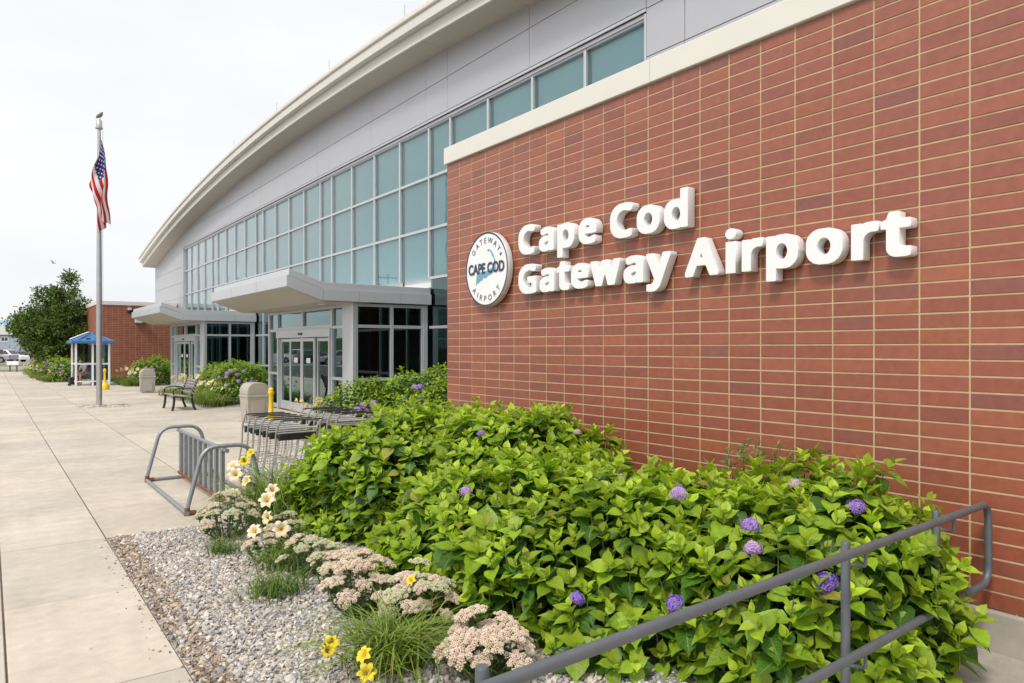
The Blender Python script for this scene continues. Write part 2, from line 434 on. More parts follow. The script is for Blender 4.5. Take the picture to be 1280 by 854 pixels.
def slabs(name, xs, ys, mat, holes, gap=.012, var=.07):
    b = MB()
    for i in range(len(xs) - 1):
        for j in range(len(ys) - 1):
            t = rnd.uniform(1 - var, 1 + var); w = rnd.uniform(-.012, .012)
            rs = [(xs[i], xs[i + 1], ys[j], ys[j + 1])]
            for h in holes: rs = [p for r in rs for p in subtract(r, h)]
            zz = rnd.uniform(-.0015, .0015)
            for (x0, x1, y0, y1) in rs:
                b.box(x0 + gap / 2, x1 - gap / 2, y0 + gap / 2, y1 - gap / 2, -.012, zz, 0, (t + w, t, t - w))
    return struct(b.build(name, mat, bevel=.004, color=True))
ys = [-5.1, -3.5, -1.9, -.3, 1.85, 2.84, 4.43, 6.13, 7.88] + [9.35 + 1.52 * k for k in range(39)]
slabs('sidewalk', [-1.48, .085, .92, 2.28, 3.65, 5.02, 6.39, 7.76, 9.2], ys, 'conc',
      BEDS + [(3.2, 5.0, -6, 1.85), (4.93, 9.2, -6, 8.16), (7.1, 9.2, 16.1, 22.65), (7.1, 9.2, 30.95, 37.45), (4.93, 9.2, 46, 70)])
slabs('paved_landing', [3.2, 3.8, 4.4, 4.93], [1.85 - .412 * k for k in range(17)][::-1], 'paver', [(0, 10, 1.85, 9)], .006, .06)
b = MB(); b.box(-1.66, -1.49, -60, 74, -.15, .0); struct(b.build('kerb', 'base', bevel=.015, seg=2))
# pole footing: a worn rectangle of stones set in the paving
b = MB()
for k in range(90):
    x, y, s = rnd.uniform(2.3, 3.7), rnd.uniform(25.1, 26.5), rnd.uniform(.02, .06)
    if abs(x - 2.82) < .45 and abs(y - 25.78) < .3: continue
    b.box(x - s, x + s, y - s * .7, y + s * .7, -.003, .006 + rnd.uniform(0, .006))
tag(b.build('loose_stones', 'gravel', bevel=.004), 'scatter of pale stones let into the paving round the flagpole', 'stones', kind='stuff')
for (x0, x1, y0, y1), nm in zip(BEDS, ('gravel_bed', 'gravel_bed', 'gravel_bed', 'gravel_bed', 'gravel_bed')):
    nx, ny = max(2, int((x1 - x0) / .12)), max(2, int((y1 - y0) / (.12 if y0 < 3 else .4)))
    X, Y = np.meshgrid(np.linspace(x0, x1, nx), np.linspace(y0, y1, ny), indexing='ij')
    Z = np.array([mnoise.noise((x * 1.3, y * 1.3, 3)) * .018 for x, y in zip(X.ravel(), Y.ravel())])
    ed = np.minimum.reduce([X.ravel() - x0, x1 - X.ravel(), Y.ravel() - y0, y1 - Y.ravel()])
    Z = -.008 + (Z + .012) * np.clip(ed / .3, 0, 1)
    V = np.c_[X.ravel(), Y.ravel(), Z]
    I = np.arange(nx * ny).reshape(nx, ny)
    Fq = np.stack([I[:-1, :-1], I[1:, :-1], I[1:, 1:], I[:-1, 1:]], -1).reshape(-1, 4)
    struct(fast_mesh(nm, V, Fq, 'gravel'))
# loose pebbles on the near bed, one mass nobody could count
def pebbles():
    bm = bmesh.new(); bmesh.ops.create_icosphere(bm, subdivisions=1, radius=1.); bm.verts.ensure_lookup_table()
    tv = np.array([v.co[:] for v in bm.verts]); tf = np.array([[v.index for v in f.verts] for f in bm.faces]); bm.free()
    N1, N2 = 33000, 5500
    x = np.r_[rng.uniform(.93, 2.9, N1), rng.uniform(2.9, 4.9, N2)]
    y = np.r_[rng.uniform(2.2, 7.86, N1), rng.uniform(1.9, 7.8, N2)]
    # a few strays spilling over the walk's edge
    ns = 110
    x = np.r_[x, .92 - np.abs(rng.normal(0, .07, ns))]; y = np.r_[y, rng.uniform(3, 7.9, ns)]
    N = len(x)
    s = np.exp(rng.normal(math.log(.0105), .33, N)); s = np.clip(s, .005, .024); s[-ns:] *= .6
    z = np.array([mnoise.noise((a * 1.3, c * 1.3, 3)) * .018 for a, c in zip(x, y)])
    ed = np.minimum.reduce([x - .92, 7.88 - y, np.full(N, 1.)])
    z = -.008 + (z + .012) * np.clip(ed / .3, 0, 1) + s * .30 + rng.uniform(0, .006, N); z[-ns:] = s[-ns:] * .4
    a = rng.uniform(0, 6.283, N); c, d = np.cos(a), np.sin(a)
    sx, sy, sz = s * rng.uniform(.8, 1.45, N), s * rng.uniform(.75, 1.1, N), s * rng.uniform(.5, .85, N)
    M = np.zeros((N, 3, 3)); M[:, 0, 0] = c * sx; M[:, 1, 0] = d * sx; M[:, 0, 1] = -d * sy; M[:, 1, 1] = c * sy; M[:, 2, 2] = sz
    til = rng.normal(0, .35, (N, 2)); M[:, 2, 0] = til[:, 0] * sx; M[:, 2, 1] = til[:, 1] * sy
    V, Fq = instance_arrays(tv, tf, M, np.c_[x, y, z])
    V = V + rng.normal(0, .16, V.shape) * np.repeat(s, len(tv))[:, None]
    pal = np.array([(.47, .42, .35), (.36, .35, .34), (.56, .50, .43), (.47, .38, .29), (.31, .31, .32), (.62, .59, .55), (.38, .33, .30), (.50, .45, .40)])
    cc = pal[rng.choice(len(pal), N, p=[.2, .16, .14, .1, .1, .08, .1, .12])] * rng.uniform(.75, 1.2, (N, 1))
    # soil shows between stones along the walk's edge: fewer, browner there
    edge = (x < 1.12) & (rng.uniform(0, 1, N) < .55)
    cc[edge] = cc[edge] * np.array((.75, .62, .5))
    o = fast_mesh('pebbles', V, Fq, 'pebble', col=np.repeat(cc, len(tv), 0), smooth=False)
    tag(o, 'loose grey and tan pebbles covering the bed beside the concrete walk', 'gravel', kind='stuff')
pebbles()
b = MB()
for k in range(140):   # crumbs of dark soil and bark along the walk's edge
    y = rnd.uniform(4, 7.7); x = .93 + abs(rnd.gauss(0, .06)); s = rnd.uniform(.006, .02)
    M = Matrix.Translation((x, y, .004)) @ Euler((rnd.uniform(0, 3), rnd.uniform(0, 3), rnd.uniform(0, 3))).to_matrix().to_4x4()
    b.box(-s, s, -s * .4, s * .4, -s * .2, s * .2, M=M)
tag(b.build('soil_crumbs', 'dirt'), 'brown soil and bark crumbs along the edge between walk and pebbles', 'soil', kind='stuff')

# ------------------------------------------------------------------ terminal building
def wparent(o, p):
    o.parent = p; o.matrix_parent_inverse = Matrix.Translation(-Vector(p.location)); return o
WX, BY, BZ0, BZ1 = 4.93, 8.157, .255, 4.276
TB = thing('terminal_building', 'long airport terminal with arched cream roof, silver cladding, teal glazing and red brick ends', 'building', (9.2, 25, 0))
def soffit_z(y): return 9.51 - .0028 * (y - 25.3) ** 2
# near brick wing
b = MB(); b.box(WX + .008, 9.1, -4, BY - .008, .0, BZ1)
wparent(b.build('brick_wing', 'brickproc'), TB)
b = MB()
b.box(WX + .0035, WX + .03, -4.02, BY - .004, BZ0, BZ1, 1)
pal = [(.285, .085, .047), (.275, .080, .046), (.292, .090, .050), (.262, .079, .049), (.235, .077, .056), (.318, .098, .048)]
wts = [.29, .25, .22, .12, .06, .06]
nz = 40; ph = (BZ1 - BZ0) / nz; pw = .2987; j = .0055
for r in range(nz):
    y = BY
    while y > -4:
        c = rnd.choices(pal, wts)[0]; t = rnd.uniform(.9, 1.08)
        c = tuple(k * t for k in c)
        z0, z1 = BZ0 + r * ph + j, BZ0 + (r + 1) * ph - j
        y1 = y - j if y < BY else y; y0 = y - pw + j
        dx = rnd.uniform(-.0012, .0012)
        b.box(WX + dx, WX + .012, y0, y1, z0, z1, 0, c)
        y -= pw
wparent(b.build('brick_wall', ['brick', 'mortar'], color=True, bevel=.0022), TB)
b = MB()
yy = BY + .035
for L in (.62, 3.05, 3.05, 3.05, 3.05): b.box(WX - .035, WX + .5, yy - L + .002, yy - .002, BZ1 + .003, BZ1 + .222); yy -= L
wparent(b.build('wall_coping', 'cream', bevel=.006), TB)
b = MB(); b.box(WX + .3, 9.1, -4, BY - .1, BZ1 + .01, BZ1 + .1)
wparent(b.build('flat_roof', 'base'), TB)
b = MB()
b.box(WX - .028, WX + .2, -4, BY + .02, -.012, BZ0 - .012)
wparent(b.build('wall_base', 'base', bevel=.012, seg=2), TB)
# far brick wing
b = MB(); b.box(WX, 9.08, 46.0, 66, .0, BZ1); wparent(b.build('brick_wing', 'brickproc'), TB)
b = MB(); b.box(WX - .04, 9.06, 45.96, 66.1, BZ1 + .003, BZ1 + .23); wparent(b.build('wall_coping', 'cream', bevel=.008), TB)
# cladding panels
JY = [-2.6, 1.0, 4.3, 7.66, 8.50, 11.79, 15.09, 16.15, 19.39, 22.63, 23.65, 26.82, 29.99, 31.0, 34.155, 37.31, 38.36, 41.48, 44.62]
PXF = 9.12
b = MB()
def panel(y0, y1, z0, z1, top=False):
    g = .006
    if top:
        n = max(3, int((y1 - y0) / .5)); ys_ = [y0 + g + (y1 - y0 - 2 * g) * k / n for k in range(n + 1)]
        poly = [(y0 + g, z0 + g), (y1 - g, z0 + g)] + [(y, soffit_z(y) + .05) for y in reversed(ys_)]
        if min(p[1] for p in poly[2:]) < z0 + .02:
            poly = [(y0 + g, z0 + g)] + [p for p in [(y, soffit_z(y) + .05) for y in ys_][::-1] if p[1] > z0 + .02]
            # keep the outline going round once
            poly = [(y0 + g, z0 + g), (max(p[0] for p in poly), z0 + g)] + poly[1:]
    else: poly = [(y0 + g, z0 + g), (y1 - g, z0 + g), (y1 - g, z1 - g), (y0 + g, z1 - g)]
    b.prism(poly, 'x', PXF, PXF + .05)
for y0, y1 in zip(JY[:-1], JY[1:]):
    if y1 <= 8.51:
        zr = [3.9, 5.9, 6.84, 7.68, 8.53]
        for z0, z1 in zip(zr[:-1], zr[1:]):
            if min(soffit_z(y0), soffit_z(y1)) > z1 + .1: panel(y0, y1, z0, z1)
            else: panel(y0, y1, z0, z1, True); break
        else: panel(y0, y1, 8.53, 0, True)
    else:
        lo = 7.70
        if min(soffit_z(y0), soffit_z(y1)) > 8.6:
            panel(y0, y1, lo, 8.53); panel(y0, y1, 8.53, 0, True)
        else: panel(y0, y1, lo, 0, True)
for y0, y1 in ((44.62, 53.2),):
    zr = [3.9, 4.78, 5.65, 6.55]
    for z0, z1 in zip(zr[:-1], zr[1:]): panel(y0, y1, z0, z1)
    panel(44.62, 53.2, 6.55, 0, True)
    panel(44.62, 49.6, 7.5, 0, True) if False else None
wparent(b.build('cladding', 'panel', bevel=.004), TB)
b = MB()
n = 60; ys_ = [-2.6 + (53.18 + 2.6) * k / n for k in range(n + 1)]
# backing behind the cladding joints: the head wall over the glazing, and the two ends
def back(y0, y1, zl):
    n = max(4, int((y1 - y0))); q = [y0 + (y1 - y0) * k / n for k in range(n + 1)]
    b.prism([(y0, zl), (y1, zl)] + [(y, max(soffit_z(y), zl + .05) + .04) for y in reversed(q)], 'x', PXF + .03, PXF + .25)
back(-2.55, 8.5, 4.0); back(8.52, 44.6, 7.72); back(44.64, 53.17, 3.9)
wparent(b.build('wall_backing', 'panelgap'), TB)
b = MB(); b.box(PXF - .005, PXF + .02, 8.50, 44.62, 7.635, 7.69); b.box(PXF + .045, PXF + .12, 8.52, 44.6, 7.56, 7.635)
b.box(PXF - .004, PXF + .12, 44.56, 44.62, .0, 7.70); b.box(PXF - .004, PXF + .12, 8.50, 8.545, 0, 7.6)
wparent(b.build('window_head', 'alu', bevel=.004), TB)
# curved roof: fascia bands, soffit, covering
def sweep(prof, y0, y1, g, seg=1.0):
    n = max(2, int((y1 - y0) / seg)); m = len(prof); vs = []
    for k in range(n + 1):
        y = y0 + g + (y1 - y0 - 2 * g) * k / n; dz = soffit_z(y)
        vs += [(x, y, z + dz) for x, z in prof]
    fs = [tuple(range(m)), tuple(n * m + i for i in range(m - 1, -1, -1))]
    for k in range(n):
        for i in range(m):
            i2 = (i + 1) % m; fs.append((k * m + i, (k + 1) * m + i, (k + 1) * m + i2, k * m + i2))
    b.add(vs, fs)
RJ = [-3.2, 1.0, 4.3, 7.66, 8.50, 11.79, 15.09, 16.15, 19.39, 22.63, 23.65, 26.82, 29.99, 31.0, 34.155, 37.31, 38.36, 41.48, 44.62, 48.2, 53.5]
b = MB()
for y0, y1 in zip(RJ[:-1], RJ[1:]): sweep([(9.28, .004), (8.422, .004), (8.422, .03), (9.28, .03)], y0, y1, .004)
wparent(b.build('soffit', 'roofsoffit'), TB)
b = MB()
for y0, y1 in zip(RJ[:-1], RJ[1:]): sweep([(8.42, 0), (8.37, 0), (8.37, .285), (8.42, .285)], y0, y1, .004)
wparent(b.build('fascia', 'roofcream', bevel=.003), TB)
b = MB()
for y0, y1 in zip(RJ[:-1], RJ[1:]): sweep([(8.45, .288), (8.205, .288), (8.205, .53), (8.26, .53), (8.26, .315), (8.45, .315)], y0, y1, .004)
wparent(b.build('fascia', 'roofcream', bevel=.003), TB)
b = MB(); sweep([(9.6, .55), (8.17, .535), (8.15, .56), (8.15, .66), (8.17, .68), (24., .95), (24., .9), (9.6, .64)], -3.25, 53.55, 0)
wparent(b.build('roof_edge', 'cream', bevel=.003), TB)
b = MB(); sweep([(9.2, .05), (8.45, .05), (8.45, .5), (9.2, .5)], -3.1, 53.4, 0, 2); wparent(b.build('roof_core', 'panelgap'), TB)
# curtain wall, one window per bay
MY = [8.53, 10.15, 11.79, 13.44, 15.09, 16.15, 17.77, 19.39, 21.01, 22.63, 23.65, 25.235, 26.82, 28.405, 29.99, 31.0, 32.58, 34.155, 35.73, 37.31, 38.36, 39.92, 41.48, 43.03, 44.58]
RZ = [.06, 1.11, 2.37, 3.647, 4.925, 6.26, 7.56]
for i in range(len(MY) - 1):
    y0, y1 = MY[i], MY[i + 1]
    low = 3 if (16.1 < y0 < 22.6 or 30.9 < y0 < 37.3) else 0
    p = MB(); fr = MB(); sh = MB()
    for k in range(low, 6):
        z0, z1 = RZ[k], RZ[k + 1]
        w = rnd.uniform(-.005, .005)
        p.add([(9.25 + w, y1 - .03, z0 + .03), (9.25, y0 + .03, z0 + .03), (9.25 - w, y0 + .03, z1 - .03), (9.25, y1 - .03, z1 - .03)], [(0, 1, 2, 3)], 0 if k >= 3 else 1)
        fr.box(9.20, 9.30, y0 + .035, y1 - .035, z1 - .035, z1 + .035)
    fr.box(9.195, 9.32, y0 - .035, y0 + .035, RZ[low], RZ[6])
    if i == len(MY) - 2: fr.box(9.195, 9.32, y1 - .035, y1 + .035, RZ[low], RZ[6])
    dz = 0
    sh.box(9.335, 9.339, y0 + .05, y1 - .04, (3.42 if low else 3.7) + dz, 7.52)
    wd = wparent(p.build('window', ['teal', 'dark']), TB)
    for o, nm, mt in ((fr, 'window_frame', 'alu'), (sh, 'roller_shade', 'shade')):
        q = o.build(nm, mt, bevel=.004 if nm == 'window_frame' else 0); q.parent = wd
# inside
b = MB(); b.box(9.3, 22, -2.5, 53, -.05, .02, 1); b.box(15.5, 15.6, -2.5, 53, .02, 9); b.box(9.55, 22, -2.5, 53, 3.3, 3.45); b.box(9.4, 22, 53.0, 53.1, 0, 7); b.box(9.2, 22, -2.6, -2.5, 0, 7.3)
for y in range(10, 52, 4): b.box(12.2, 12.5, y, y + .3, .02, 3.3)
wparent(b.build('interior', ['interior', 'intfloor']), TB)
b = MB(); b.box(23.9, 24.0, -3, 53.3, 0, 7.6); wparent(b.build('rear_wall', 'panel'), TB)
# lightning rods on the roof edge
ROD = None
for i, y in enumerate((15.6, 20.4, 25.2, 30.6, 36.5, 43.0)):
    if ROD is None:
        b = MB(); b.tube([(0, 0, 0), (0, 0, .32)], .006, 6); b.lathe([(.03, 0), (.03, .02), (.01, .03)], 8)
        ROD = b.build('lightning_rod', 'galv', smooth=True); o = ROD
        tag(o, 'thin lightning rod standing on the cream roof edge', 'lightning rod', 'lightning rods along the roof edge')
    else: o = copy_tree(ROD)
    o.location = (8.22, y, soffit_z(y) + .68)

# ------------------------------------------------------------------ entrance vestibules
def vestibule():
    t = thing('entrance_vestibule', 'nearer glazed entrance vestibule under an upturned silver canopy', 'entrance', (7.1, 16.15, 0), 0, 'glazed entrances of the terminal')
    W, D, H = 6.45, 2.08, 2.94
    b = MB(); b.box(.0, .10, 0, .60, 0, H - .004); b.build('column', 'alu', t, bevel=.008)
    b = MB(); b.box(D - .13, D - .002, 0.003, .10, 0, H - .004); b.build('column', 'alu', t, bevel=.006)
    b = MB(); b.box(0, .12, W - .07, W, 0, H - .004); b.build('column', 'alu', t, bevel=.006)
    def win(ax, a0, a1, rows, at, mat='dark'):
        p = MB(); f = MB()
        s = .038; d0, d1 = at - .0, at + .1
        def bx(m, u0, u1, z0, z1, e0, e1):
            if ax == 'y': m.box(e0, e1, u0, u1, z0, z1)
            else: m.box(u0, u1, e0, e1, z0, z1)
        for (z0, z1) in rows:
            if ax == 'y': p.add([(at + .05, a1 - s, z0 + s), (at + .05, a0 + s, z0 + s), (at + .05, a0 + s, z1 - s), (at + .05, a1 - s, z1 - s)], [(0, 1, 2, 3)])
            else: p.add([(a0 + s, at + .05, z0 + s), (a1 - s, at + .05, z0 + s), (a1 - s, at + .05, z1 - s), (a0 + s, at + .05, z1 - s)], [(0, 1, 2, 3)])
        zs = [rows[0][0]] + [r[1] for r in rows]
        for z in zs: bx(f, a0 + s, a1 - s, z - s if z > rows[0][0] else z - .08, z + s, d0, d1)
        bx(f, a0, a0 + s, 0, H - .006, d0 - .01, d1); bx(f, a1 - s, a1, 0, H - .006, d0 - .01, d1)
        w = p.build('window', mat, t); f.build('window_frame', 'alu', w, bevel=.004)
    R3 = [(.1, 1.06), (1.06, 2.37), (2.37, 2.89)]
    win('y', .605, 1.36, R3, .02); win('y', 5.60, 6.375, R3, .02)
    win('y', 1.365, 3.475, [(2.41, 2.89)], .02); win('y', 3.48, 5.595, [(2.41, 2.89)], .02)
    win('x', .105, 1.06, R3, .02); win('x', 1.065, D - .135, R3, .02)
    p = MB(); p.box(.13, D, W - .06, W - .03, .1, H - .01); p.build('window', 'dark', t)
    # door set
    b = MB(); b.box(-.035, .14, 1.37, 5.59, 2.13, 2.355); b.box(-.02, .14, 1.42, 1.50, 0, 2.125); b.box(-.02, .14, 5.46, 5.54, 0, 2.125)
    h = b.build('door_frame', 'alu', t, bevel=.006)
    b = MB(); b.box(-.075, -.037, 3.36, 3.60, 2.20, 2.26); b.build('motion_sensor', 'blackmetal', h, bevel=.01)
    for k in range(4):
        y0 = 1.51 + k * .985; y1 = y0 + .98; x = .055 if k in (0, 3) else -.005
        f = MB(); s = .085
        f.box(x, x + .045, y0, y0 + s, .02, 2.11); f.box(x, x + .045, y1 - s, y1, .02, 2.11)
        f.box(x + .001, x + .044, y0 + s, y1 - s, .02, .27); f.box(x + .001, x + .044, y0 + s, y1 - s, 2.02, 2.11)
        d = f.build('sliding_door', 'alu', t, bevel=.003)
        g = MB(); g.add([(x + .02, y1 - s, .27), (x + .02, y0 + s, .27), (x + .02, y0 + s, 2.02), (x + .02, y1 - s, 2.02)], [(0, 1, 2, 3)]); g.build('pane', 'dark', d)
        if k in (1, 2):
            g = MB(); g.box(x + .012, x + .016, y0 + .35, y0 + .62, 1.42, 1.56); g.build('door_decal', 'white', d)
    # canopy: flat over the glazing, turned up at the front
    b = MB()
    lo = [(-1.66, 3.24), (-.82, 2.95), (D + .02, 2.95), (D + .02, 3.215), (-.82, 3.215), (-1.66, 3.505)]
    b.prism(lo, 'y', -.15, W + .15)
    up = [(-1.60, 3.50), (-.79, 3.222), (D + .02, 3.222), (D + .02, 3.38), (-.79, 3.385), (-1.585, 3.655)]
    b.prism(up, 'y', -.10, W + .10)
    for x in (-.80, .10, 1.22): b.box(x, x + .01, -.1525, -.14, 2.953, 3.213, 1)
    for y in (2.1, 4.4):
        b.box(-1.6625, -1.65, y, y + .01, 3.245, 3.503, 1)
    c = b.build('canopy', ['canopy', 'panelgap'], t, bevel=.006)
    b = MB(); e = .012
    b.prism([(-1.58, 3.24 - .03), (-.80, 2.93), (.4, 2.93), (.4, 2.945), (-.80, 2.945), (-1.58, 3.212)], 'y', -.08, W + .08)
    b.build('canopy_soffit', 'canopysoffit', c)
    b = MB(); b.lathe([(.09, -.02), (.09, 0), (.01, 0)], 16, c=(-.42, .9, 2.935)); b.build('downlight', 'white', c)
    b = MB(); b.box(.05, D, .1, W - .08, -.01, .012); b.build('floor', 'intfloor', t)
    return t
V1 = vestibule()
V2 = copy_tree(V1, label='farther glazed entrance vestibule, next to the far red brick wing', loc=(7.1, 31.0, 0))

# ------------------------------------------------------------------ the sign on the brick wall
GL = {"C":[[[424,490],[392,505],[356,514],[340,514],[328,518],[220,518],[192,514],[148,501],[111,480],[92,466],[66,440],[43,408],[31,384],[19,348],[10,304],[10,176],[14,148],[27,100],[40,71],[72,26],[84,14],[116,-9],[160,-29],[204,-38],[328,-38],[344,-34],[360,-34],[392,-25],[405,-20],[417,-8],[418,80],[417,88],[412,94],[404,98],[364,98],[320,86],[272,78],[232,87],[200,103],[184,116],[174,128],[155,160],[138,224],[138,252],[147,296],[163,332],[184,362],[204,377],[220,385],[256,398],[284,398],[308,393],[348,378],[400,378],[408,382],[417,396],[434,432],[434,476]]],"a":[[[348,-30],[353,-24],[354,-16],[354,292],[345,328],[336,345],[308,374],[292,385],[244,398],[144,398],[100,389],[76,381],[51,368],[42,360],[38,352],[38,312],[51,280],[63,264],[72,262],[116,262],[168,281],[188,283],[200,281],[216,273],[221,268],[225,256],[223,252],[208,246],[144,246],[100,237],[76,229],[52,217],[26,196],[7,168],[-2,132],[-2,64],[7,28],[16,11],[44,-17],[76,-33],[96,-38],[200,-38],[244,-25],[256,-33],[264,-34],[336,-34]],[[227,140],[228,136],[225,124],[217,108],[204,94],[192,87],[176,79],[160,77],[140,83],[131,92],[131,108],[144,122],[152,127],[188,138],[204,138],[216,142]]],"p":[[[36,-193],[136,-194],[148,-185],[150,-176],[150,-44],[152,-35],[164,-34],[180,-38],[272,-38],[308,-29],[324,-21],[344,-6],[372,23],[389,52],[397,72],[406,108],[406,148],[410,160],[410,200],[406,212],[406,252],[402,272],[389,312],[376,333],[356,358],[332,377],[316,385],[276,398],[180,398],[156,393],[136,385],[120,390],[40,390],[32,386],[27,380],[26,-176],[27,-184]],[[212,78],[192,83],[180,91],[172,99],[167,108],[159,124],[150,160],[150,200],[163,248],[174,264],[192,277],[216,282],[236,277],[257,260],[277,216],[282,192],[282,176],[277,148],[269,124],[253,96],[236,83]]],"e":[[[104,385],[83,372],[60,354],[40,329],[23,300],[10,260],[6,236],[6,116],[19,68],[31,44],[42,28],[80,-9],[120,-29],[156,-38],[276,-38],[316,-29],[348,-17],[360,-5],[362,4],[362,88],[353,100],[344,102],[308,102],[236,78],[208,78],[180,87],[164,98],[151,112],[142,132],[143,136],[148,138],[360,138],[372,142],[378,152],[378,236],[369,288],[349,332],[312,370],[296,381],[280,389],[248,398],[148,398]],[[151,248],[151,252],[155,260],[164,270],[184,281],[192,282],[204,282],[216,277],[230,264],[236,252],[235,248],[228,246],[160,246]]],"o":[[[84,373],[58,352],[35,324],[19,292],[6,244],[6,120],[19,72],[35,40],[46,24],[70,0],[92,-17],[108,-25],[152,-38],[256,-38],[300,-25],[316,-17],[332,-6],[365,28],[389,72],[398,104],[402,132],[402,232],[393,276],[373,320],[362,336],[336,362],[308,381],[256,398],[152,398],[116,389]],[[212,78],[196,78],[180,83],[171,88],[158,100],[139,136],[130,176],[135,212],[147,244],[158,260],[171,272],[196,282],[208,282],[224,277],[246,264],[265,232],[274,200],[274,160],[261,120],[244,94]]],"d":[[[376,541],[284,542],[276,541],[270,536],[266,524],[266,400],[264,393],[260,392],[232,398],[140,398],[104,389],[70,368],[42,340],[25,312],[15,284],[6,244],[6,120],[10,92],[19,60],[40,23],[72,-10],[96,-25],[136,-38],[232,-38],[256,-33],[276,-25],[292,-34],[368,-34],[376,-33],[385,-24],[386,524],[385,532]],[[196,282],[208,281],[228,273],[245,256],[257,228],[266,176],[261,140],[249,108],[236,91],[212,79],[204,78],[184,79],[168,87],[156,99],[147,112],[139,132],[130,176],[139,224],[151,252],[164,269],[176,277]]],"G":[[[460,-14],[469,-4],[470,4],[470,268],[469,276],[464,282],[452,286],[260,286],[252,285],[244,277],[242,268],[242,184],[246,172],[256,166],[340,166],[346,160],[346,92],[340,86],[324,82],[296,78],[256,82],[216,95],[195,108],[174,128],[159,152],[143,196],[138,224],[138,256],[151,304],[167,336],[188,362],[216,381],[268,398],[308,398],[332,393],[388,374],[432,375],[445,388],[461,424],[462,472],[458,484],[444,495],[416,505],[352,518],[236,518],[220,514],[204,514],[160,501],[107,472],[74,444],[39,396],[23,360],[10,304],[10,176],[14,148],[35,84],[52,55],[84,18],[120,-9],[144,-21],[188,-34],[216,-38],[352,-38],[364,-34],[384,-34],[404,-30],[456,-17]]],"t":[[[240,-33],[252,-26],[258,-16],[257,68],[252,74],[244,78],[176,79],[167,84],[161,92],[154,116],[154,272],[156,279],[160,282],[244,282],[254,288],[258,300],[257,380],[252,386],[244,390],[164,390],[157,392],[154,400],[154,460],[150,468],[144,473],[64,473],[51,460],[32,396],[-8,377],[-18,368],[-22,360],[-21,292],[-12,283],[24,282],[30,276],[30,60],[39,24],[50,4],[72,-18],[100,-33],[124,-38],[212,-38]]],"w":[[[553,384],[544,393],[536,394],[444,394],[432,390],[426,380],[389,232],[384,222],[380,222],[371,244],[341,348],[326,388],[320,393],[312,394],[212,393],[199,380],[153,232],[148,222],[144,222],[139,232],[113,340],[98,388],[92,393],[84,394],[-8,394],[-20,390],[-26,380],[-26,340],[67,0],[78,-24],[84,-29],[92,-30],[188,-30],[200,-26],[209,-12],[260,148],[264,151],[269,144],[315,-12],[324,-26],[336,-30],[436,-30],[448,-26],[453,-20],[461,4],[553,336]]],"y":[[[-12,-189],[20,-194],[92,-194],[116,-189],[156,-170],[178,-148],[193,-128],[207,-104],[221,-72],[369,320],[374,336],[374,376],[365,388],[356,390],[264,390],[256,389],[248,382],[243,376],[178,192],[176,188],[172,187],[159,216],[101,372],[92,386],[80,390],[-12,390],[-20,389],[-28,381],[-30,372],[-29,328],[101,8],[102,0],[101,-12],[89,-40],[78,-56],[60,-73],[48,-78],[-12,-78],[-20,-82],[-25,-88],[-26,-172],[-22,-180]]],"A":[[[168,514],[158,508],[151,496],[-25,44],[-30,28],[-29,-24],[-24,-30],[-16,-34],[84,-33],[92,-25],[97,-16],[143,108],[148,116],[156,118],[268,118],[276,117],[283,108],[327,-8],[340,-30],[352,-34],[452,-33],[458,-28],[462,-20],[461,24],[277,496],[270,508],[260,514]],[[216,287],[221,280],[235,240],[233,236],[228,234],[200,234],[196,237],[195,244],[210,284]]],"i":[[[20,-36],[157,-36],[157,396],[20,396]],[[164,503],[161,522],[154,540],[142,556],[126,568],[108,575],[89,578],[70,575],[52,568],[36,556],[24,540],[17,522],[14,503],[17,484],[24,466],[36,450],[51,438],[70,431],[89,428],[108,431],[126,438],[142,450],[154,465],[161,484]]],"r":[[[36,-33],[136,-34],[144,-30],[149,-24],[150,192],[155,216],[170,244],[188,262],[200,269],[220,278],[280,278],[292,287],[298,320],[298,380],[294,388],[284,397],[180,398],[140,382],[124,390],[40,390],[32,386],[27,380],[26,-16],[27,-24]]]}
def curve_mesh(loops, extr, bev=.0, sx=1., sz=1.):
    cu = bpy.data.curves.new('outline', 'CURVE'); cu.dimensions = '2D'; cu.fill_mode = 'BOTH'; cu.extrude = extr; cu.bevel_depth = bev; cu.bevel_resolution = 1; cu.offset = -bev
    for L in loops:
        s = cu.splines.new('POLY'); s.points.add(len(L) - 1); s.use_cyclic_u = True
        for q, (x, y) in zip(s.points, L): q.co = (x * sx, y * sz, 0, 1)
    o = bpy.data.objects.new('outline', cu); COL.objects.link(o)
    me = bpy.data.meshes.new_from_object(o.evaluated_get(bpy.context.evaluated_depsgraph_get()))
    bpy.data.objects.remove(o); bpy.data.curves.remove(cu)
    return me
def text_loops_mesh(s, size, extr=.001, offset=0.):
    cu = bpy.data.curves.new('txt', 'FONT'); cu.body = s; cu.size = size; cu.extrude = extr; cu.offset = offset; cu.align_x = 'CENTER'
    o = bpy.data.objects.new('txt', cu); COL.objects.link(o)
    me = bpy.data.meshes.new_from_object(o.evaluated_get(bpy.context.evaluated_depsgraph_get()))
    bpy.data.objects.remove(o); bpy.data.curves.remove(cu)
    return me
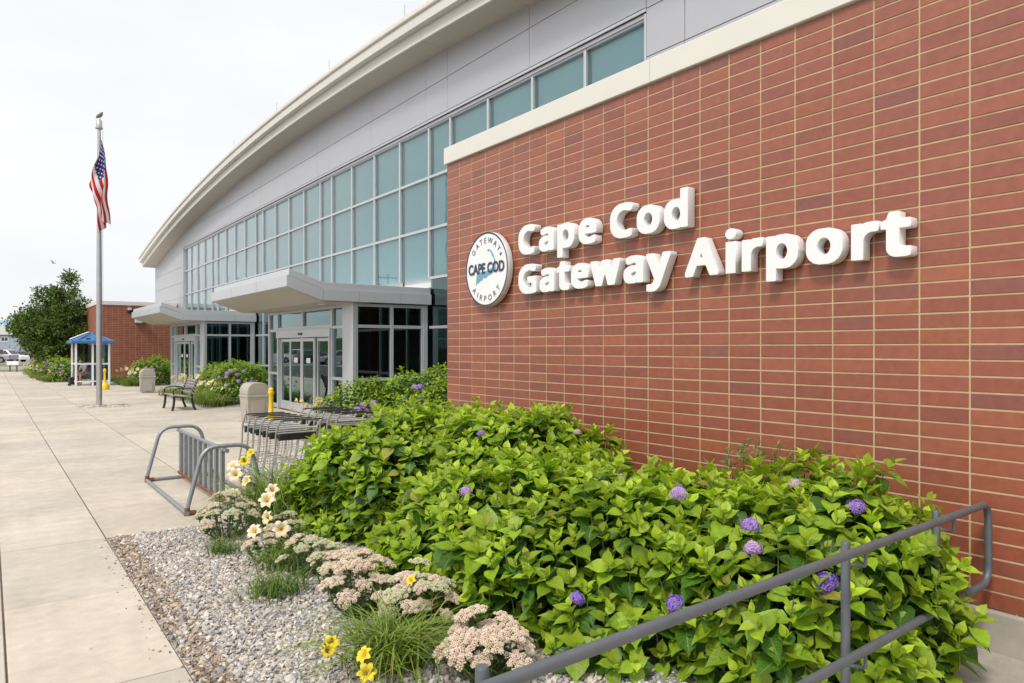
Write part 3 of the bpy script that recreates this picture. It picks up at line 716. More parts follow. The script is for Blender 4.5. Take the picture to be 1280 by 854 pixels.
# glyph plane (x right, y up, z out of the wall) -> world: right = -Y, up = +Z, out = -X
WALLM = Matrix(((0, 0, -1, 0), (-1, 0, 0, 0), (0, 1, 0, 0), (0, 0, 0, 1)))
SG = thing('wall_lettering', 'large raised white lettering in two lines mounted on the red brick wall', 'sign', (WX, 4.3, 2.4))
LS = .592; LSX = LS * 1.19
def letter(ch, yleft, zb):
    loops = [[(x / 1000, y / 1000) for x, y in L] for L in GL[ch]]
    me = curve_mesh(loops, .044, .0018, LSX, LS)
    me.name = 'letter'; me.materials.clear(); me.materials.append(MT['white'])
    xmin = min(v.co.x for v in me.vertices)
    o = bpy.data.objects.new('letter', me); COL.objects.link(o)
    o.parent = SG
    o.matrix_local = Matrix.Translation((-.063, yleft - 4.3 + xmin, zb - 2.4)) @ WALLM
    return o
for ch, y, z in [('C', 6.43, 2.9), ('a', 6.06, 2.9), ('p', 5.751, 2.9), ('e', 5.416, 2.9), ('C', 4.961, 2.9), ('o', 4.611, 2.9), ('d', 4.282, 2.9), ('G', 6.43, 2.462), ('a', 6.05, 2.462), ('t', 5.756, 2.462), ('e', 5.531, 2.462), ('w', 5.237, 2.462), ('a', 4.781, 2.462), ('y', 4.494, 2.462), ('A', 4.046, 2.462), ('i', 3.632, 2.462), ('r', 3.475, 2.462), ('p', 3.255, 2.462), ('o', 2.924, 2.462), ('r', 2.585, 2.462), ('t', 2.383, 2.462)]: letter(ch, y, z)

RS = thing('round_sign', 'round white sign with navy rim and a blue coast map, left of the lettering', 'sign', (WX - .10, 7.088, 2.787))
RS.matrix_world = Matrix.Translation((WX - .10, 7.088, 2.787)) @ WALLM
RR = .448
b = MB(); b.lathe([(RR - .004, -.075), (RR, -.07), (RR, -.004), (RR - .004, 0)], 72); b.build('disc', 'white', RS, smooth=True)
b = MB(); b.lathe([(RR * .8, -.098), (RR * .8, -.076)], 40); b.build('mounting', 'blackmetal', RS)
b = MB()
n = 96; vs = []
for k in range(n):
    a = 2 * math.pi * k / n
    for r in (RR - .001, RR - .022): vs += [(r * math.cos(a), r * math.sin(a), .0025)]
b.add(vs, [(2 * k, 2 * ((k + 1) % n), 2 * ((k + 1) % n) + 1, 2 * k + 1) for k in range(n)]); b.build('rim', 'navy', RS)
mp = [(-.49, -.41), (-.47, -.26), (-.45, -.14), (-.38, -.07), (-.32, -.05), (-.1, -.07), (.06, -.04), (.22, .0), (.36, .05), (.375, .16), (.36, .28), (.28, .33), (.25, .40), (.18, .485), (.10, .47), (.06, .49), (.07, .52), (.16, .525), (.25, .475), (.33, .38), (.38, .30), (.43, .2), (.45, 0.), (.44, -.11), (.33, -.10), (.26, -.15), (.12, -.17), (-.03, -.24), (-.14, -.22), (-.2, -.30), (-.27, -.28), (-.36, -.35), (-.42, -.34)]
me = curve_mesh([[(x * RR, y * RR) for x, y in mp]], .0008); me.materials.clear(); me.materials.append(MT['mapblue'])
o = bpy.data.objects.new('coast_map', me); COL.objects.link(o); o.parent = RS; o.location = (0, 0, .003)
def merge_text(name, items, mat, parent):
    V, Fc = [], []
    for me, M in items:
        k = len(V); V += [tuple(M @ v.co) for v in me.vertices]; Fc += [tuple(i + k for i in p.vertices) for p in me.polygons]
    m2 = bpy.data.meshes.new(name); m2.from_pydata(V, [], Fc); m2.materials.append(MT[mat])
    o = bpy.data.objects.new(name, m2); COL.objects.link(o); o.parent = parent; return o
me = text_loops_mesh('CAPE COD', .155, .001, .0045)
w = max(v.co.x for v in me.vertices) - min(v.co.x for v in me.vertices)
merge_text('bold_lettering', [(me, Matrix.Translation((0, -.045, .007)) @ Matrix.Diagonal((.76 / w, 1.12, 1, 1)))], 'navy', RS)
it = []
for ch, a in zip('GATEWAY', (140, 122.5, 107.5, 93, 75, 56, 40)):
    me = text_loops_mesh(ch, .098, .0008, -.0006); a = R(a)
    it.append((me, Matrix.Translation((.315 * math.cos(a), .315 * math.sin(a), .004)) @ Matrix.Rotation(a - math.pi / 2, 4, 'Z')))
me = text_loops_mesh('&', .06); a = R(27); it.append((me, Matrix.Translation((.325 * math.cos(a), .325 * math.sin(a), .004)) @ Matrix.Rotation(a - math.pi / 2, 4, 'Z')))
merge_text('arched_lettering', it, 'navy', RS)
it = []
for ch, a in zip('AIRPORT', (224, 239, 252, 267, 284, 301, 317)):
    me = text_loops_mesh(ch, .098, .0008, -.0006); a = R(a)
    it.append((me, Matrix.Translation((.385 * math.cos(a), .385 * math.sin(a), .004)) @ Matrix.Rotation(a + math.pi / 2, 4, 'Z')))
merge_text('arched_lettering', it, 'navy', RS)

# fittings on the far brick wing
t = thing('security_camera', 'small dome security camera high on the far brick wall', 'camera', (6.55, 46, 3.95))
b = MB(); b.box(-.09, .09, -.10, 0, .05, .2); b.build('bracket', 'pillar', t, bevel=.01)
b = MB(); b.lathe([(.02, -.16), (.10, -.12), (.14, -.03), (.14, .05)], 16, c=(0, -.16, 0)); b.build('dome', 'blackmetal', t, smooth=True)
t = thing('wall_lamp', 'pale square wall lamp on the far brick wall beside the canopy', 'lamp', (7.0, 46, 3.3))
b = MB(); b.box(-.2, .2, -.32, 0, -.02, .32); b.build('housing', 'pillar', t, bevel=.03, seg=2)
b = MB(); b.box(-.13, .13, -.26, -.05, -.04, -.018); b.build('lens', 'lampclear', t)

# ------------------------------------------------------------------ handrail in the foreground
t = thing('handrail', 'charcoal painted tube handrail with two rails crossing in front of the leafy bush', 'handrail', (3.25, 1.695, 0), math.atan(.036))
b = MB()
pth = round_path([(-2.9, 0, .43), (-2.9, 0, .905), (1.60, 0, .905), (1.60, 0, .43), (-2.85, 0, .43)], .11, 8)
b.tube(pth, .0212, 16); b.build('rail', 'railgrey', t, smooth=True)
for x in (-2.11, 0, 1.03):
    b = MB(); b.tube([(x, .072, 0), (x, .072, .922), (x, .072, .93)], [.021, .021, .017], 14); b.lathe([(.045, 0), (.045, .008), (.022, .012)], 16, c=(x, .072, 0))
    p = b.build('post', 'railgrey', t, smooth=True)
    for z in (.905, .43):
        b = MB(); b.tube(round_path([(x + .005, .072, z - .085), (x + .045, .03, z - .085), (x + .045, .0, z - .085), (x + .045, 0, z - .018)], .015, 4), .0085, 8)
        b.build('bracket', 'railgrey', p, smooth=True)

# ------------------------------------------------------------------ bicycle rack
t = thing('bicycle_rack', 'galvanised steel bicycle rack with rusty joints standing on the concrete walk', 'bicycle rack', (2.17, 9.62, 0))
for y in (-1.22, 1.22):
    b = MB(); b.tube(round_path([(-.415, y, .06), (-.24, y, .735), (.26, y, .735), (.43, y, .06)], .16, 8), .0245, 14); b.build('hoop', 'galv', t, smooth=True)
    b = MB(); b.tube([(-.40, y, .028), (.42, y, .028)], .022, 12); b.build('ground_rail', 'galv', t, smooth=True)
    for x in (-.415, .43):
        b = MB(); b.tube([(x, y, .0), (x * .985, y, .085)], .029, 12); b.tube([(x - .02, y, .028), (x + .09 * (-1 if x > 0 else 1), y, .028)], .027, 12); b.build('rusty_joint', 'rust', t, smooth=True)
for x in (-.415, .43):
    b = MB(); b.tube([(x, -1.25, .026), (x, 1.25, .026)], .024, 12); b.build('ground_rail', 'galv', t, smooth=True)
b = MB(); b.tube([(-.01, -1.30, .685), (-.01, 1.25, .685)], .024, 12); b.build('top_bar', 'galv', t, smooth=True)
b = MB(); b.box(-.035, .015, -1.17, 1.17, .085, .125); b.build('bottom_bar', 'rust', t, bevel=.004)
for k in range(9):
    y = -1.08 + k * .27
    b = MB(); b.box(-.03, .012, y - .042, y + .042, .12, .672); b.build('flat_bar', 'galv', t, bevel=.006)

# ------------------------------------------------------------------ luggage carts nested in two rows
def cart():
    t = thing('luggage_cart', 'chrome luggage cart nested in a row', 'luggage cart', (0, 0, 0))
    W = .25
    b = MB()
    b.tube(round_path([(-W, .30, .10), (-W, .02, .55), (-W, -.02, .86), (-W, -.16, .955), (-W + .02, -.2, .965)], .12, 6), .0125, 10)
    b.tube(round_path([(W, .30, .10), (W, .02, .55), (W, -.02, .86), (W, -.16, .955), (W - .02, -.2, .965)], .12, 6), .0125, 10)
    b.tube([(-W, -.01, .80), (W, -.01, .80)], .014, 10)
    for z in (.40, .60): b.tube([(-W, .02 + (.55 - z) * .5 if z < .55 else .0, z), (W, .02 + (.55 - z) * .5 if z < .55 else .0, z)], .006, 6)
    for x in (-.12, .12): b.tube([(x, .12, .36), (x, 0, .56), (x, 0, .8)], .005, 6)
    b.build('frame', 'chrome', t, smooth=True)
    b = MB(); b.tube(round_path([(-W, -.13, .945), (-W, -.20, .975), (W, -.20, .975), (W, -.13, .945)], .06, 6), .0092, 10); b.build('handle', 'blackrub', t, smooth=True)
    b = MB(); b.box(-W + .01, W - .01, -.09, -.03, .855, .875); b.build('upper_shelf', 'chrome', t, bevel=.006)
    b = MB(); b.box(-W + .015, W - .015, -.06, -.03, .72, .80); b.build('bumper', 'blackrub', t, bevel=.01)
    b = MB()
    b.tube(round_path([(-W, -.05, .16), (-W, .30, .12), (-.15, .95, .14), (.15, .95, .14), (W, .30, .12), (W, -.05, .16)], .08, 5), .0125, 10, closed=True)
    for x in (-.15, -.05, .05, .15): b.tube([(x, -.03, .165), (x * .8, .93, .145)], .006, 6)
    b.tube(round_path([(-.12, .05, .15), (-.12, 0, .44), (.12, 0, .44), (.12, .05, .15)], .06, 5), .009, 8)
    b.build('platform', 'chrome', t, smooth=True)
    for (x, y) in ((-W + .01, .0), (W - .01, .0), (0, .9)):
        b = MB(); b.tube([(x - .018, y, .06), (x + .018, y, .06)], .06, 16); b.tube([(x - .02, y, .06), (x + .02, y, .06)], .022, 10)
        b.build('wheel', 'blackrub', t, smooth=True)
    return t
CART = cart(); n = 0
rows = (((3.03, 8.62), (-.012, .225), 6, 'left row beside the bicycle rack'), ((3.98, 9.05), (-.02, .22), 6, 'right row beside the leafy bushes'))
ords = ('nearest', 'second', 'third', 'fourth', 'fifth', 'farthest')
for (x, y), (dx, dy), cnt, where in rows:
    for k in range(cnt):
        lab = '%s chrome luggage cart with black handle in the %s' % (ords[k], where)
        o = CART if n == 0 else copy_tree(CART)
        o['label'] = lab; o['group'] = 'luggage carts nested in rows'; n += 1
        o.location = (x + dx * k + rnd.uniform(-.015, .015), y + dy * k + rnd.uniform(-.02, .02), 0); o.rotation_euler = (0, 0, rnd.uniform(-.04, .04))

# ------------------------------------------------------------------ bench
t = thing('park_bench', 'black metal bench with grey slatted seat and back facing the walk', 'bench', (4.62, 23.2, 0))
def slatrow(name, pts, w, th):
    for (x, z, a) in pts:
        b = MB(); M = Matrix.Translation((x, 0, z)) @ Matrix.Rotation(a, 4, 'Y')
        b.box(-w / 2, w / 2, -.72, .72, -th / 2, th / 2, M=M); b.build(name, 'slat', t, bevel=.006)
slatrow('seat_slat', [(-.24 + .085 * k, .445 - .012 * k, .10) for k in range(6)], .076, .03)
slatrow('back_slat', [(.255 + .028 * k, .50 + .085 * k, math.pi / 2 - .30) for k in range(5)], .078, .028)
for y in (-.64, .64):
    b = MB(); b.tube(round_path([(-.27, y, 0), (-.24, y, .20), (-.27, y, .42)], .1, 5), [.028] * 8, 10) if False else b.tube([(-.30, y, 0), (-.265, y, .15), (-.25, y, .30), (-.25, y, .425)], .034, 10)
    b.build('leg', 'blackmetal', t, smooth=True)
    b = MB(); b.tube([(.33, y, 0), (.27, y, .15), (.235, y, .30), (.225, y, .42), (.30, y, .65), (.385, y, .90)], .034, 10); b.build('leg', 'blackmetal', t, smooth=True)
    b = MB(); b.tube([(-.28, y, .425), (.25, y, .38)], .03, 10); b.build('seat_rail', 'blackmetal', t, smooth=True)
    b = MB(); b.tube(round_path([(-.24, y, .42), (-.30, y, .60), (-.10, y, .665), (.20, y, .64), (.30, y, .58)], .12, 6), .017, 8); b.build('armrest', 'blackmetal', t, smooth=True)

# ------------------------------------------------------------------ litter bins
def litter_bin():
    t = thing('litter_bin', 'nearer taupe plastic litter bin beside the luggage carts', 'litter bin', (5.32, 18.0, 0), R(4), 'taupe litter bins')
    b = MB()
    def fr(w0, w1, z0, z1, mi=0): b.add([(-w0, -w0, z0), (w0, -w0, z0), (w0, w0, z0), (-w0, w0, z0), (-w1, -w1, z1), (w1, -w1, z1), (w1, w1, z1), (-w1, w1, z1)], [(0, 3, 2, 1), (4, 5, 6, 7), (0, 1, 5, 4), (1, 2, 6, 5), (2, 3, 7, 6), (3, 0, 4, 7)], mi)
    fr(.23, .275, .0, .64)
    for s in (-1, 1):
        b.box(-.16, .16, s * .262 - .01, s * .262 + .01, .08, .56); b.box(s * .262 - .01, s * .262 + .01, -.16, .16, .08, .56)
    b.build('body', 'bin', t, bevel=.025, seg=3)
    b = MB(); fr(.292, .285, .63, .69)
    b.build('collar', 'bin', t, bevel=.015, seg=2)
    b = MB()
    b.prism([(-.275, .69), (.275, .69), (.275, .80), (.25, .88), (.18, .96), (.09, .985), (-.09, .985), (-.18, .96), (-.25, .88), (-.275, .80)], 'y', -.275, .275)
    l = b.build('lid', 'bin', t, bevel=.02, seg=3)
    b = MB(); b.box(-.19, .19, -.279, -.272, .74, .90); b.build('flap', 'bin', l, bevel=.01)
    return t
LB = litter_bin()
copy_tree(LB, label='farther taupe plastic litter bin near the far entrance', loc=(5.27, 32.43, 0), rz=R(-3))

# ------------------------------------------------------------------ cigarette receptacles
def receptacle():
    t = thing('cigarette_receptacle', 'yellow long-necked cigarette receptacle standing beside the blue-roofed shelter', 'ash receptacle', (4.16, 36.04, 0), 0, 'yellow cigarette receptacles')
    b = MB(); b.lathe([(.17, 0), (.185, .01), (.185, .19), (.165, .22), (.10, .26), (.065, .31)], 28); b.build('base', 'yellow', t, smooth=True)
    b = MB(); b.lathe([(.066, .30), (.052, .42), (.048, .76), (.055, .77)], 20); b.build('neck', 'yellow', t, smooth=True)
    b = MB(); b.lathe([(.055, .77), (.068, .79), (.068, .83), (.05, .845), (.06, .87), (.055, .90), (.03, .925), (.0, .93)], 20); b.build('head', 'yellow', t, smooth=True)
    return t
RC = receptacle()
copy_tree(RC, label='yellow long-necked cigarette receptacle between litter bin and luggage carts', loc=(5.25, 16.5, 0))

# ------------------------------------------------------------------ flagpole, flag and perched bird
t = thing('flagpole', 'tall brushed metal flagpole with a cap, standing in the walk', 'flagpole', (2.82, 25.78, 0))
b = MB(); b.lathe([(.085, 0), (.083, 2), (.075, 4.5), (.06, 7.), (.05, 8.75)], 24); b.build('shaft', 'pole', t, smooth=True)
b = MB(); b.lathe([(.19, .0), (.19, .02), (.15, .04), (.09, .05)], 28); b.build('base_collar', 'pole', t, smooth=True)
b = MB(); b.lathe([(.06, 8.72), (.105, 8.74), (.11, 8.78), (.09, 8.80), (.085, 9.0), (.05, 9.04)], 20); b.build('cap', 'pole', t, smooth=True)
b = MB(); b.tube([(.10, -.03, 8.7), (.095, -.05, 5), (.10, -.03, 1.4)], .006, 6); b.build('halyard', 'slat', t)
b = MB(); b.box(.08, .13, -.04, .02, 1.35, 1.5); b.build('cleat', 'pole', t, bevel=.01)
def flag():
    nu, nv = 60, 30
    e = Vector((.8054, -.5927, 0)); f = Vector((.5927, .8054, 0))
    V = []; UV = []
    for i in range(nu + 1):
        u = i / nu
        for k in range(nv + 1):
            v = k / nv
            # hoist edge on the halyard; the fly hangs limp, its stripes running down side by side in pleats
            z = 8.55 - 1.15 * (1 - v) * (1 - .80 * min(1, u * 1.15)) - 2.78 * u - .10 * math.sin(6 * v + 1) * u
            Wd = .05 + .42 * math.sin(math.pi * min(1, u * 1.15 + .03)) ** 2.0 * (1 - .35 * u) + .22 * u
            q = v - .52 + .10 * math.sin(9 * v + 5 * u)
            h = q * Wd - .22 * (1 - v) * math.exp(-((u - .22) / .2) ** 2) + .10 * u * u
            d = (.035 + .10 * u) * math.sin(11 * v + 3.5 * u) + .03 * math.sin(19 * u + 4 * v)
            p = e * (h + .14) + f * (d - .16); V.append((p.x, p.y, z - 8)); UV.append((u, v))
    I = np.arange((nu + 1) * (nv + 1)).reshape(nu + 1, nv + 1)
    Fq = np.stack([I[:-1, :-1], I[1:, :-1], I[1:, 1:], I[:-1, 1:]], -1).reshape(-1, 4)
    o = fast_mesh('national_flag', V, Fq, 'flag', uv=UV); o.location = (2.82, 25.78, 8)
    tag(o, 'limp red, white and blue flag with stripes and stars hanging on the pole', 'flag')
flag()
t = thing('perched_bird', 'small brown bird perched on top of the flagpole', 'bird', (2.82, 25.78, 9.04))
b = MB(); b.tube([(-.13, .02, .06), (-.06, 0, .09), (.02, 0, .12), (.08, 0, .16), (.11, 0, .20), (.15, 0, .205)], [.012, .045, .065, .05, .035, .006], 12); b.build('body', 'feather', t, smooth=True)
b = MB(); b.tube([(.02, .02, 0), (.02, .02, .08)], .006, 6); b.tube([(.02, -.02, 0), (.02, -.02, .08)], .006, 6); b.build('legs', 'yellow', t)
t.rotation_euler = (0, 0, R(-50))
t = thing('flying_gull', 'small gull flying in the pale sky above the dark tree', 'bird', (5.12, 82., 10.06), R(-35))
b = MB(); b.tube([(-.24, 0, 0), (-.12, 0, .01), (.05, 0, .02), (.18, 0, .03), (.25, 0, .02)], [.015, .05, .065, .045, .008], 10); b.build('body', 'featherw', t, smooth=True)
for s in (-1, 1):
    b = MB(); P = [(.0, .05, .03), (.03, .28, .20), (-.10, .58, .26)]
    q = [(x, s * y, z) for x, y, z in P]
    b.add([(q[0][0] + .08, q[0][1], q[0][2]), (q[1][0] + .06, q[1][1], q[1][2]), q[2], (q[1][0] - .10, q[1][1], q[1][2]), (q[0][0] - .08, q[0][1], q[0][2]),
           (q[0][0], q[0][1], q[0][2] - .02), (q[1][0], q[1][1], q[1][2] - .018)], [(0, 1, 3, 4), (1, 2, 3), (4, 3, 6, 5), (5, 6, 1, 0), (3, 2, 6), (2, 1, 6)])
    b.build('wing', 'featherw', t)

# ------------------------------------------------------------------ smoking shelter
t = thing('smoking_shelter', 'small open shelter with blue pitched roof and white posts at the walk side', 'shelter', (4.1, 40.9, 0))
X0, X1, Y0, Y1 = -.70, .70, -.95, .95
for (x, y) in ((X0, Y0), (.0, Y0), (X1, Y0), (X0, Y1), (X1, Y1), (X0, .0)):
    if (x, y) == (X0, 0.): continue
    b = MB(); b.box(x - .045, x + .045, y - .045, y + .045, 0, 2.06); b.build('post', 'white', t, bevel=.008)
b = MB()
for z in (1.06, .22):
    b.box(X0 + .045, -.045, Y0 - .03, Y0 + .03, z - .03, z + .03); b.box(.045, X1 - .045, Y0 - .03, Y0 + .03, z - .03, z + .03)
    b.box(X0 - .03, X0 + .03, Y0 + .045, Y1 - .045, z - .03, z + .03); b.box(X1 - .03, X1 + .03, Y0 + .045, Y1 - .045, z - .03, z + .03)
    b.box(X0 + .045, X1 - .045, Y1 - .03, Y1 + .03, z - .03, z + .03)
b.build('cross_rail', 'white', t)
for (xa, ya, xb, yb) in ((.05, Y0, X1 - .05, Y0), (X1, Y0 + .05, X1, Y1 - .05), (X0 + .05, Y1, X1 - .05, Y1)):
    b = MB()
    for (z0, z1) in ((.26, 1.02), (1.1, 2.0)): b.add([(xa, ya, z0), (xb, yb, z0), (xb, yb, z1), (xa, ya, z1)], [(0, 1, 2, 3)])
    b.build('glazing', 'dark', t)
b = MB()
e = .22; x0, x1, y0, y1 = X0 - e, X1 + e, Y0 - e, Y1 + e
b.box(x0, x1, y0, y1, 2.06, 2.20)
b.add([(x0 + .02, y0 + .02, 2.2), (x1 - .02, y0 + .02, 2.2), (x1 - .02, y1 - .02, 2.2), (x0 + .02, y1 - .02, 2.2), (0, -.45, 2.62), (0, .45, 2.62)], [(0, 1, 4), (1, 2, 5, 4), (2, 3, 5), (3, 0, 4, 5), (0, 3, 2, 1)])
rf = b.build('roof', 'blue', t, bevel=.02, seg=2)
b = MB(); M = Matrix.Translation((-.48, -.05, 2.44)) @ Matrix.Rotation(R(-24.5), 4, 'Y'); b.box(-.42, .42, -.5, .5, .0, .03, M=M); b.build('roof_panel', 'white', rf)
for x in (-.2, .2):
    b = MB(); b.box(x - .09, x + .09, Y0 - .12, Y0 - .02, 2.25, 2.31); b.build('vent', 'black', rf)
for s in (-1, 1):
    b = MB(); b.tube([(s * .60, Y0 - .16, 2.22), (s * .04, -.66, 2.585)], .02, 6); b.build('ridge_trim', 'bluedk', rf)
# things inside the shelter
t = thing('rubbish_bin', 'tall navy blue bin standing inside the shelter', 'bin', (4.22, 40.35, 0))
b = MB(); b.box(-.16, .16, -.16, .16, .0, .98); b.build('body', 'bluedk', t, bevel=.02, seg=2)
b = MB(); b.box(-.17, .17, -.17, .17, .985, 1.03); b.build('lid', 'blackmetal', t, bevel=.015)
t = thing('shelter_bench', 'low dark bench inside the shelter under the seated person', 'bench', (4.1, 41.4, 0))
b = MB(); b.box(-.55, .55, -.18, .18, .40, .45); b.build('seat', 'blackmetal', t, bevel=.01)
for x in (-.45, .45):
    b = MB(); b.box(x - .03, x + .03, -.15, .15, 0, .4); b.build('leg', 'blackmetal', t)
t = thing('wheeled_bag', 'small black wheeled bag at the corner of the shelter', 'bag', (3.28, 40.6, 0), R(20))
b = MB(); b.box(-.13, .13, -.10, .10, .05, .42); b.build('body', 'blackrub', t, bevel=.04, seg=2)
for y in (-.08, .08):
    b = MB(); b.tube([(-.13, y, .05), (-.09, y, .05)], .05, 12); b.build('wheel', 'tyre', t)
b = MB(); b.tube(round_path([(.06, -.06, .42), (.06, -.06, .60), (.06, .06, .60), (.06, .06, .42)], .03, 4), .008, 6); b.build('handle', 'blackrub', t)

# seated person in the shelter (a few pixels tall): skin-modifier body
def skin_obj(name, verts, edges, radii, mat, parent, sub=2):
    me = bpy.data.meshes.new(name); me.from_pydata(verts, edges, []); me.materials.append(MT[mat])
    o = bpy.data.objects.new(name, me); COL.objects.link(o); o.parent = parent
    sk = me.skin_vertices.new(name='') if hasattr(me.skin_vertices, 'new') else None
    m = o.modifiers.new('skin', 'SKIN'); m.use_smooth_shade = True
    if not me.skin_vertices: return o
    for i, r in enumerate(radii): me.skin_vertices[0].data[i].radius = (r, r) if not isinstance(r, tuple) else r
    me.skin_vertices[0].data[0].use_root = True
    s = o.modifiers.new('sub', 'SUBSURF'); s.levels = s.render_levels = sub
    return o
def person():
    t = thing('person', 'person in grey top with an amber bag on the back, sitting inside the shelter', 'person', (4.02, 41.38, 0), R(205))
    J = dict(pel=(0, 0, .53), sp=(.06, 0, .72), ch=(.17, 0, .90), nk=(.25, 0, 1.03), hd0=(.29, 0, 1.10), hd=(.335, 0, 1.17), top=(.35, 0, 1.26))
    names = list(J); vs = [J[n] for n in names]; rs = [.15, .14, .15, .06, .075, .095, .055]
    es = [(i, i + 1) for i in range(len(names) - 1)]
    for s in (-1, 1):
        b0 = len(vs)
        vs += [(.05, s * .10, .50), (.43, s * .13, .50), (.42, s * .13, .27), (.38, s * .13, .07), (.52, s * .14, .04)]; rs += [.10, .07, .058, .042, .035]
        es += [(0, b0), (b0, b0 + 1), (b0 + 1, b0 + 2), (b0 + 2, b0 + 3), (b0 + 3, b0 + 4)]
        b1 = len(vs)
        vs += [(.17, s * .19, .93), (.28, s * .24, .70), (.45, s * .13, .58), (.53, s * .10, .56)]; rs += [.06, .045, .035, .032]
        es += [(2, b1), (b1, b1 + 1), (b1 + 1, b1 + 2), (b1 + 2, b1 + 3)]
    body = skin_obj('body', vs, es, rs, 'skin', t)
    skin_obj('shirt', [(0, 0, .56), (.06, 0, .72), (.17, 0, .90), (.235, 0, 1.0), (.17, -.2, .93), (.25, -.235, .77), (.17, .2, .93), (.25, .235, .77)],
             [(0, 1), (1, 2), (2, 3), (2, 4), (4, 5), (2, 6), (6, 7)], [.165, .155, .165, .075, .075, .06, .075, .06], 'shirt', t)
    skin_obj('shorts', [(0, 0, .53), (.08, -.11, .51), (.34, -.13, .51), (.08, .11, .51), (.34, .13, .51)], [(0, 1), (1, 2), (0, 3), (3, 4)], [.16, .11, .095, .11, .095], 'shorts', t)
    bb = MB(); bb.box(-.20, -.06, -.15, .15, .72, 1.05, M=Matrix.Translation((.02, 0, .02)) @ Matrix.Rotation(R(14), 4, 'Y')); bb.build('backpack', 'amber', t, bevel=.05, seg=2)
    skin_obj('hair', [(.29, 0, 1.19), (.325, 0, 1.255), (.36, 0, 1.29)], [(0, 1), (1, 2)], [.075, .10, .06], 'hair', t)
person()

# ------------------------------------------------------------------ plants
def leaf_template():
    T = [0, .09, .25, .45, .66, .84, 1.]; Wd = [.05, .30, .48, .49, .33, .11, .0]
    v = []; uv = []
    for t, w in zip(T, Wd):
        for s in (-1, 0, 1):
            z = .30 * abs(s) * w - .16 * t * t + (.03 * math.sin(t * 9) * abs(s))
            v.append((s * w, t, z)); uv.append((.5 + .5 * s, t))
    f = []
    for i in range(len(T) - 1):
        for k in (0, 1): f.append((3 * i + k, 3 * i + k + 1, 3 * i + k + 4, 3 * i + k + 3))
    return np.array(v), np.array(f), np.array(uv)
LT = leaf_template()
LITE = (np.array([(0, 0, 0), (.5, .45, .12), (0, 1., -.12), (-.5, .45, .12), (0, .5, 0)], float), np.array([(0, 1, 4), (4, 1, 2), (0, 4, 3), (4, 2, 3)]), np.array([(.5, 0), (1, .45), (.5, 1), (0, .45), (.5, .5)], float))
def frames(l, n):
    l = norm(l); n = norm(n - l * np.sum(l * n, -1, keepdims=True)); s = np.cross(l, n)
    return s, l, n
def leaves_mesh(name, P, Ld, Nd, L, Wr, col, parent, lite=False, mat='leaf', jitter=0.):
    tv, tf, tu = LITE if lite else LT
    s, l, n = frames(Ld, Nd)
    M = np.stack([s * (L * Wr)[:, None], l * L[:, None], n * L[:, None]], -1)
    V, Fq = instance_arrays(tv, tf, M, P)
    o = fast_mesh(name, V, Fq, mat, col=np.repeat(np.clip(col, .003, .9), len(tv), 0), uv=np.tile(tu, (len(P), 1)))
    if parent is not None: wparent(o, parent)
    return o
def floret_mesh(name, n, r, c1, c2, seed):
    g = np.random.default_rng(seed)
    V, Fc, Cc = [], [], []
    for i in range(n):
        z = 1 - 1.45 * (i + .5) / n; a = i * 2.39996; q = math.sqrt(max(0, 1 - z * z))
        d = np.array((q * math.cos(a), q * math.sin(a), z)); d = d + g.normal(0, .07, 3); d /= np.linalg.norm(d)
        p = d * r * g.uniform(.80, 1.06) * np.array((1.08, .95, .78)) * (1 + .12 * math.sin(3 * a + seed))
        u = np.cross(d, (0.3, .2, 1.)); u /= np.linalg.norm(u); w = np.cross(d, u)
        t = g.uniform(0, 1); c = np.array(c1) * (1 - t) + np.array(c2) * t; a0 = g.uniform(0, 6)
        for k in range(4):
            b = a0 + k * math.pi / 2; e = u * math.cos(b) + w * math.sin(b); f = np.cross(d, e); s = r * .19
            k0 = len(V)
            V += [p, p + e * s + f * s * .62 + d * s * .25, p + e * s * 1.7 + d * s * .1, p + e * s - f * s * .62 + d * s * .25]
            Fc.append((k0, k0 + 1, k0 + 2, k0 + 3)); Cc += [c * .75, c, c * 1.1, c]
    o = fast_mesh(name, np.array(V), np.array(Fc), 'petal', col=np.clip(np.array(Cc), 0, .9), smooth=False)
    return o
HEADS = [floret_mesh('flower_head', 60, .062, (.34, .17, .62), (.50, .34, .74), 1), floret_mesh('flower_head', 60, .062, (.50, .30, .62), (.64, .46, .74), 2), floret_mesh('flower_head', 60, .062, (.58, .48, .52), (.60, .55, .40), 3)]
HEADS.append(floret_mesh('flower_head', 60, .062, (.20, .09, .55), (.38, .24, .72), 4))
used_heads = set()
def add_head(parent, p, kind, scale=1., tilt=(0, 0)):
    src = HEADS[kind]
    if kind in used_heads: o = src.copy(); COL.objects.link(o)
    else: o = src; used_heads.add(kind)
    wparent(o, parent); o.location = p; o.scale = (scale,) * 3; o.rotation_euler = (tilt[0], tilt[1], rnd.uniform(0, 6))
    return o
PW = 2.6
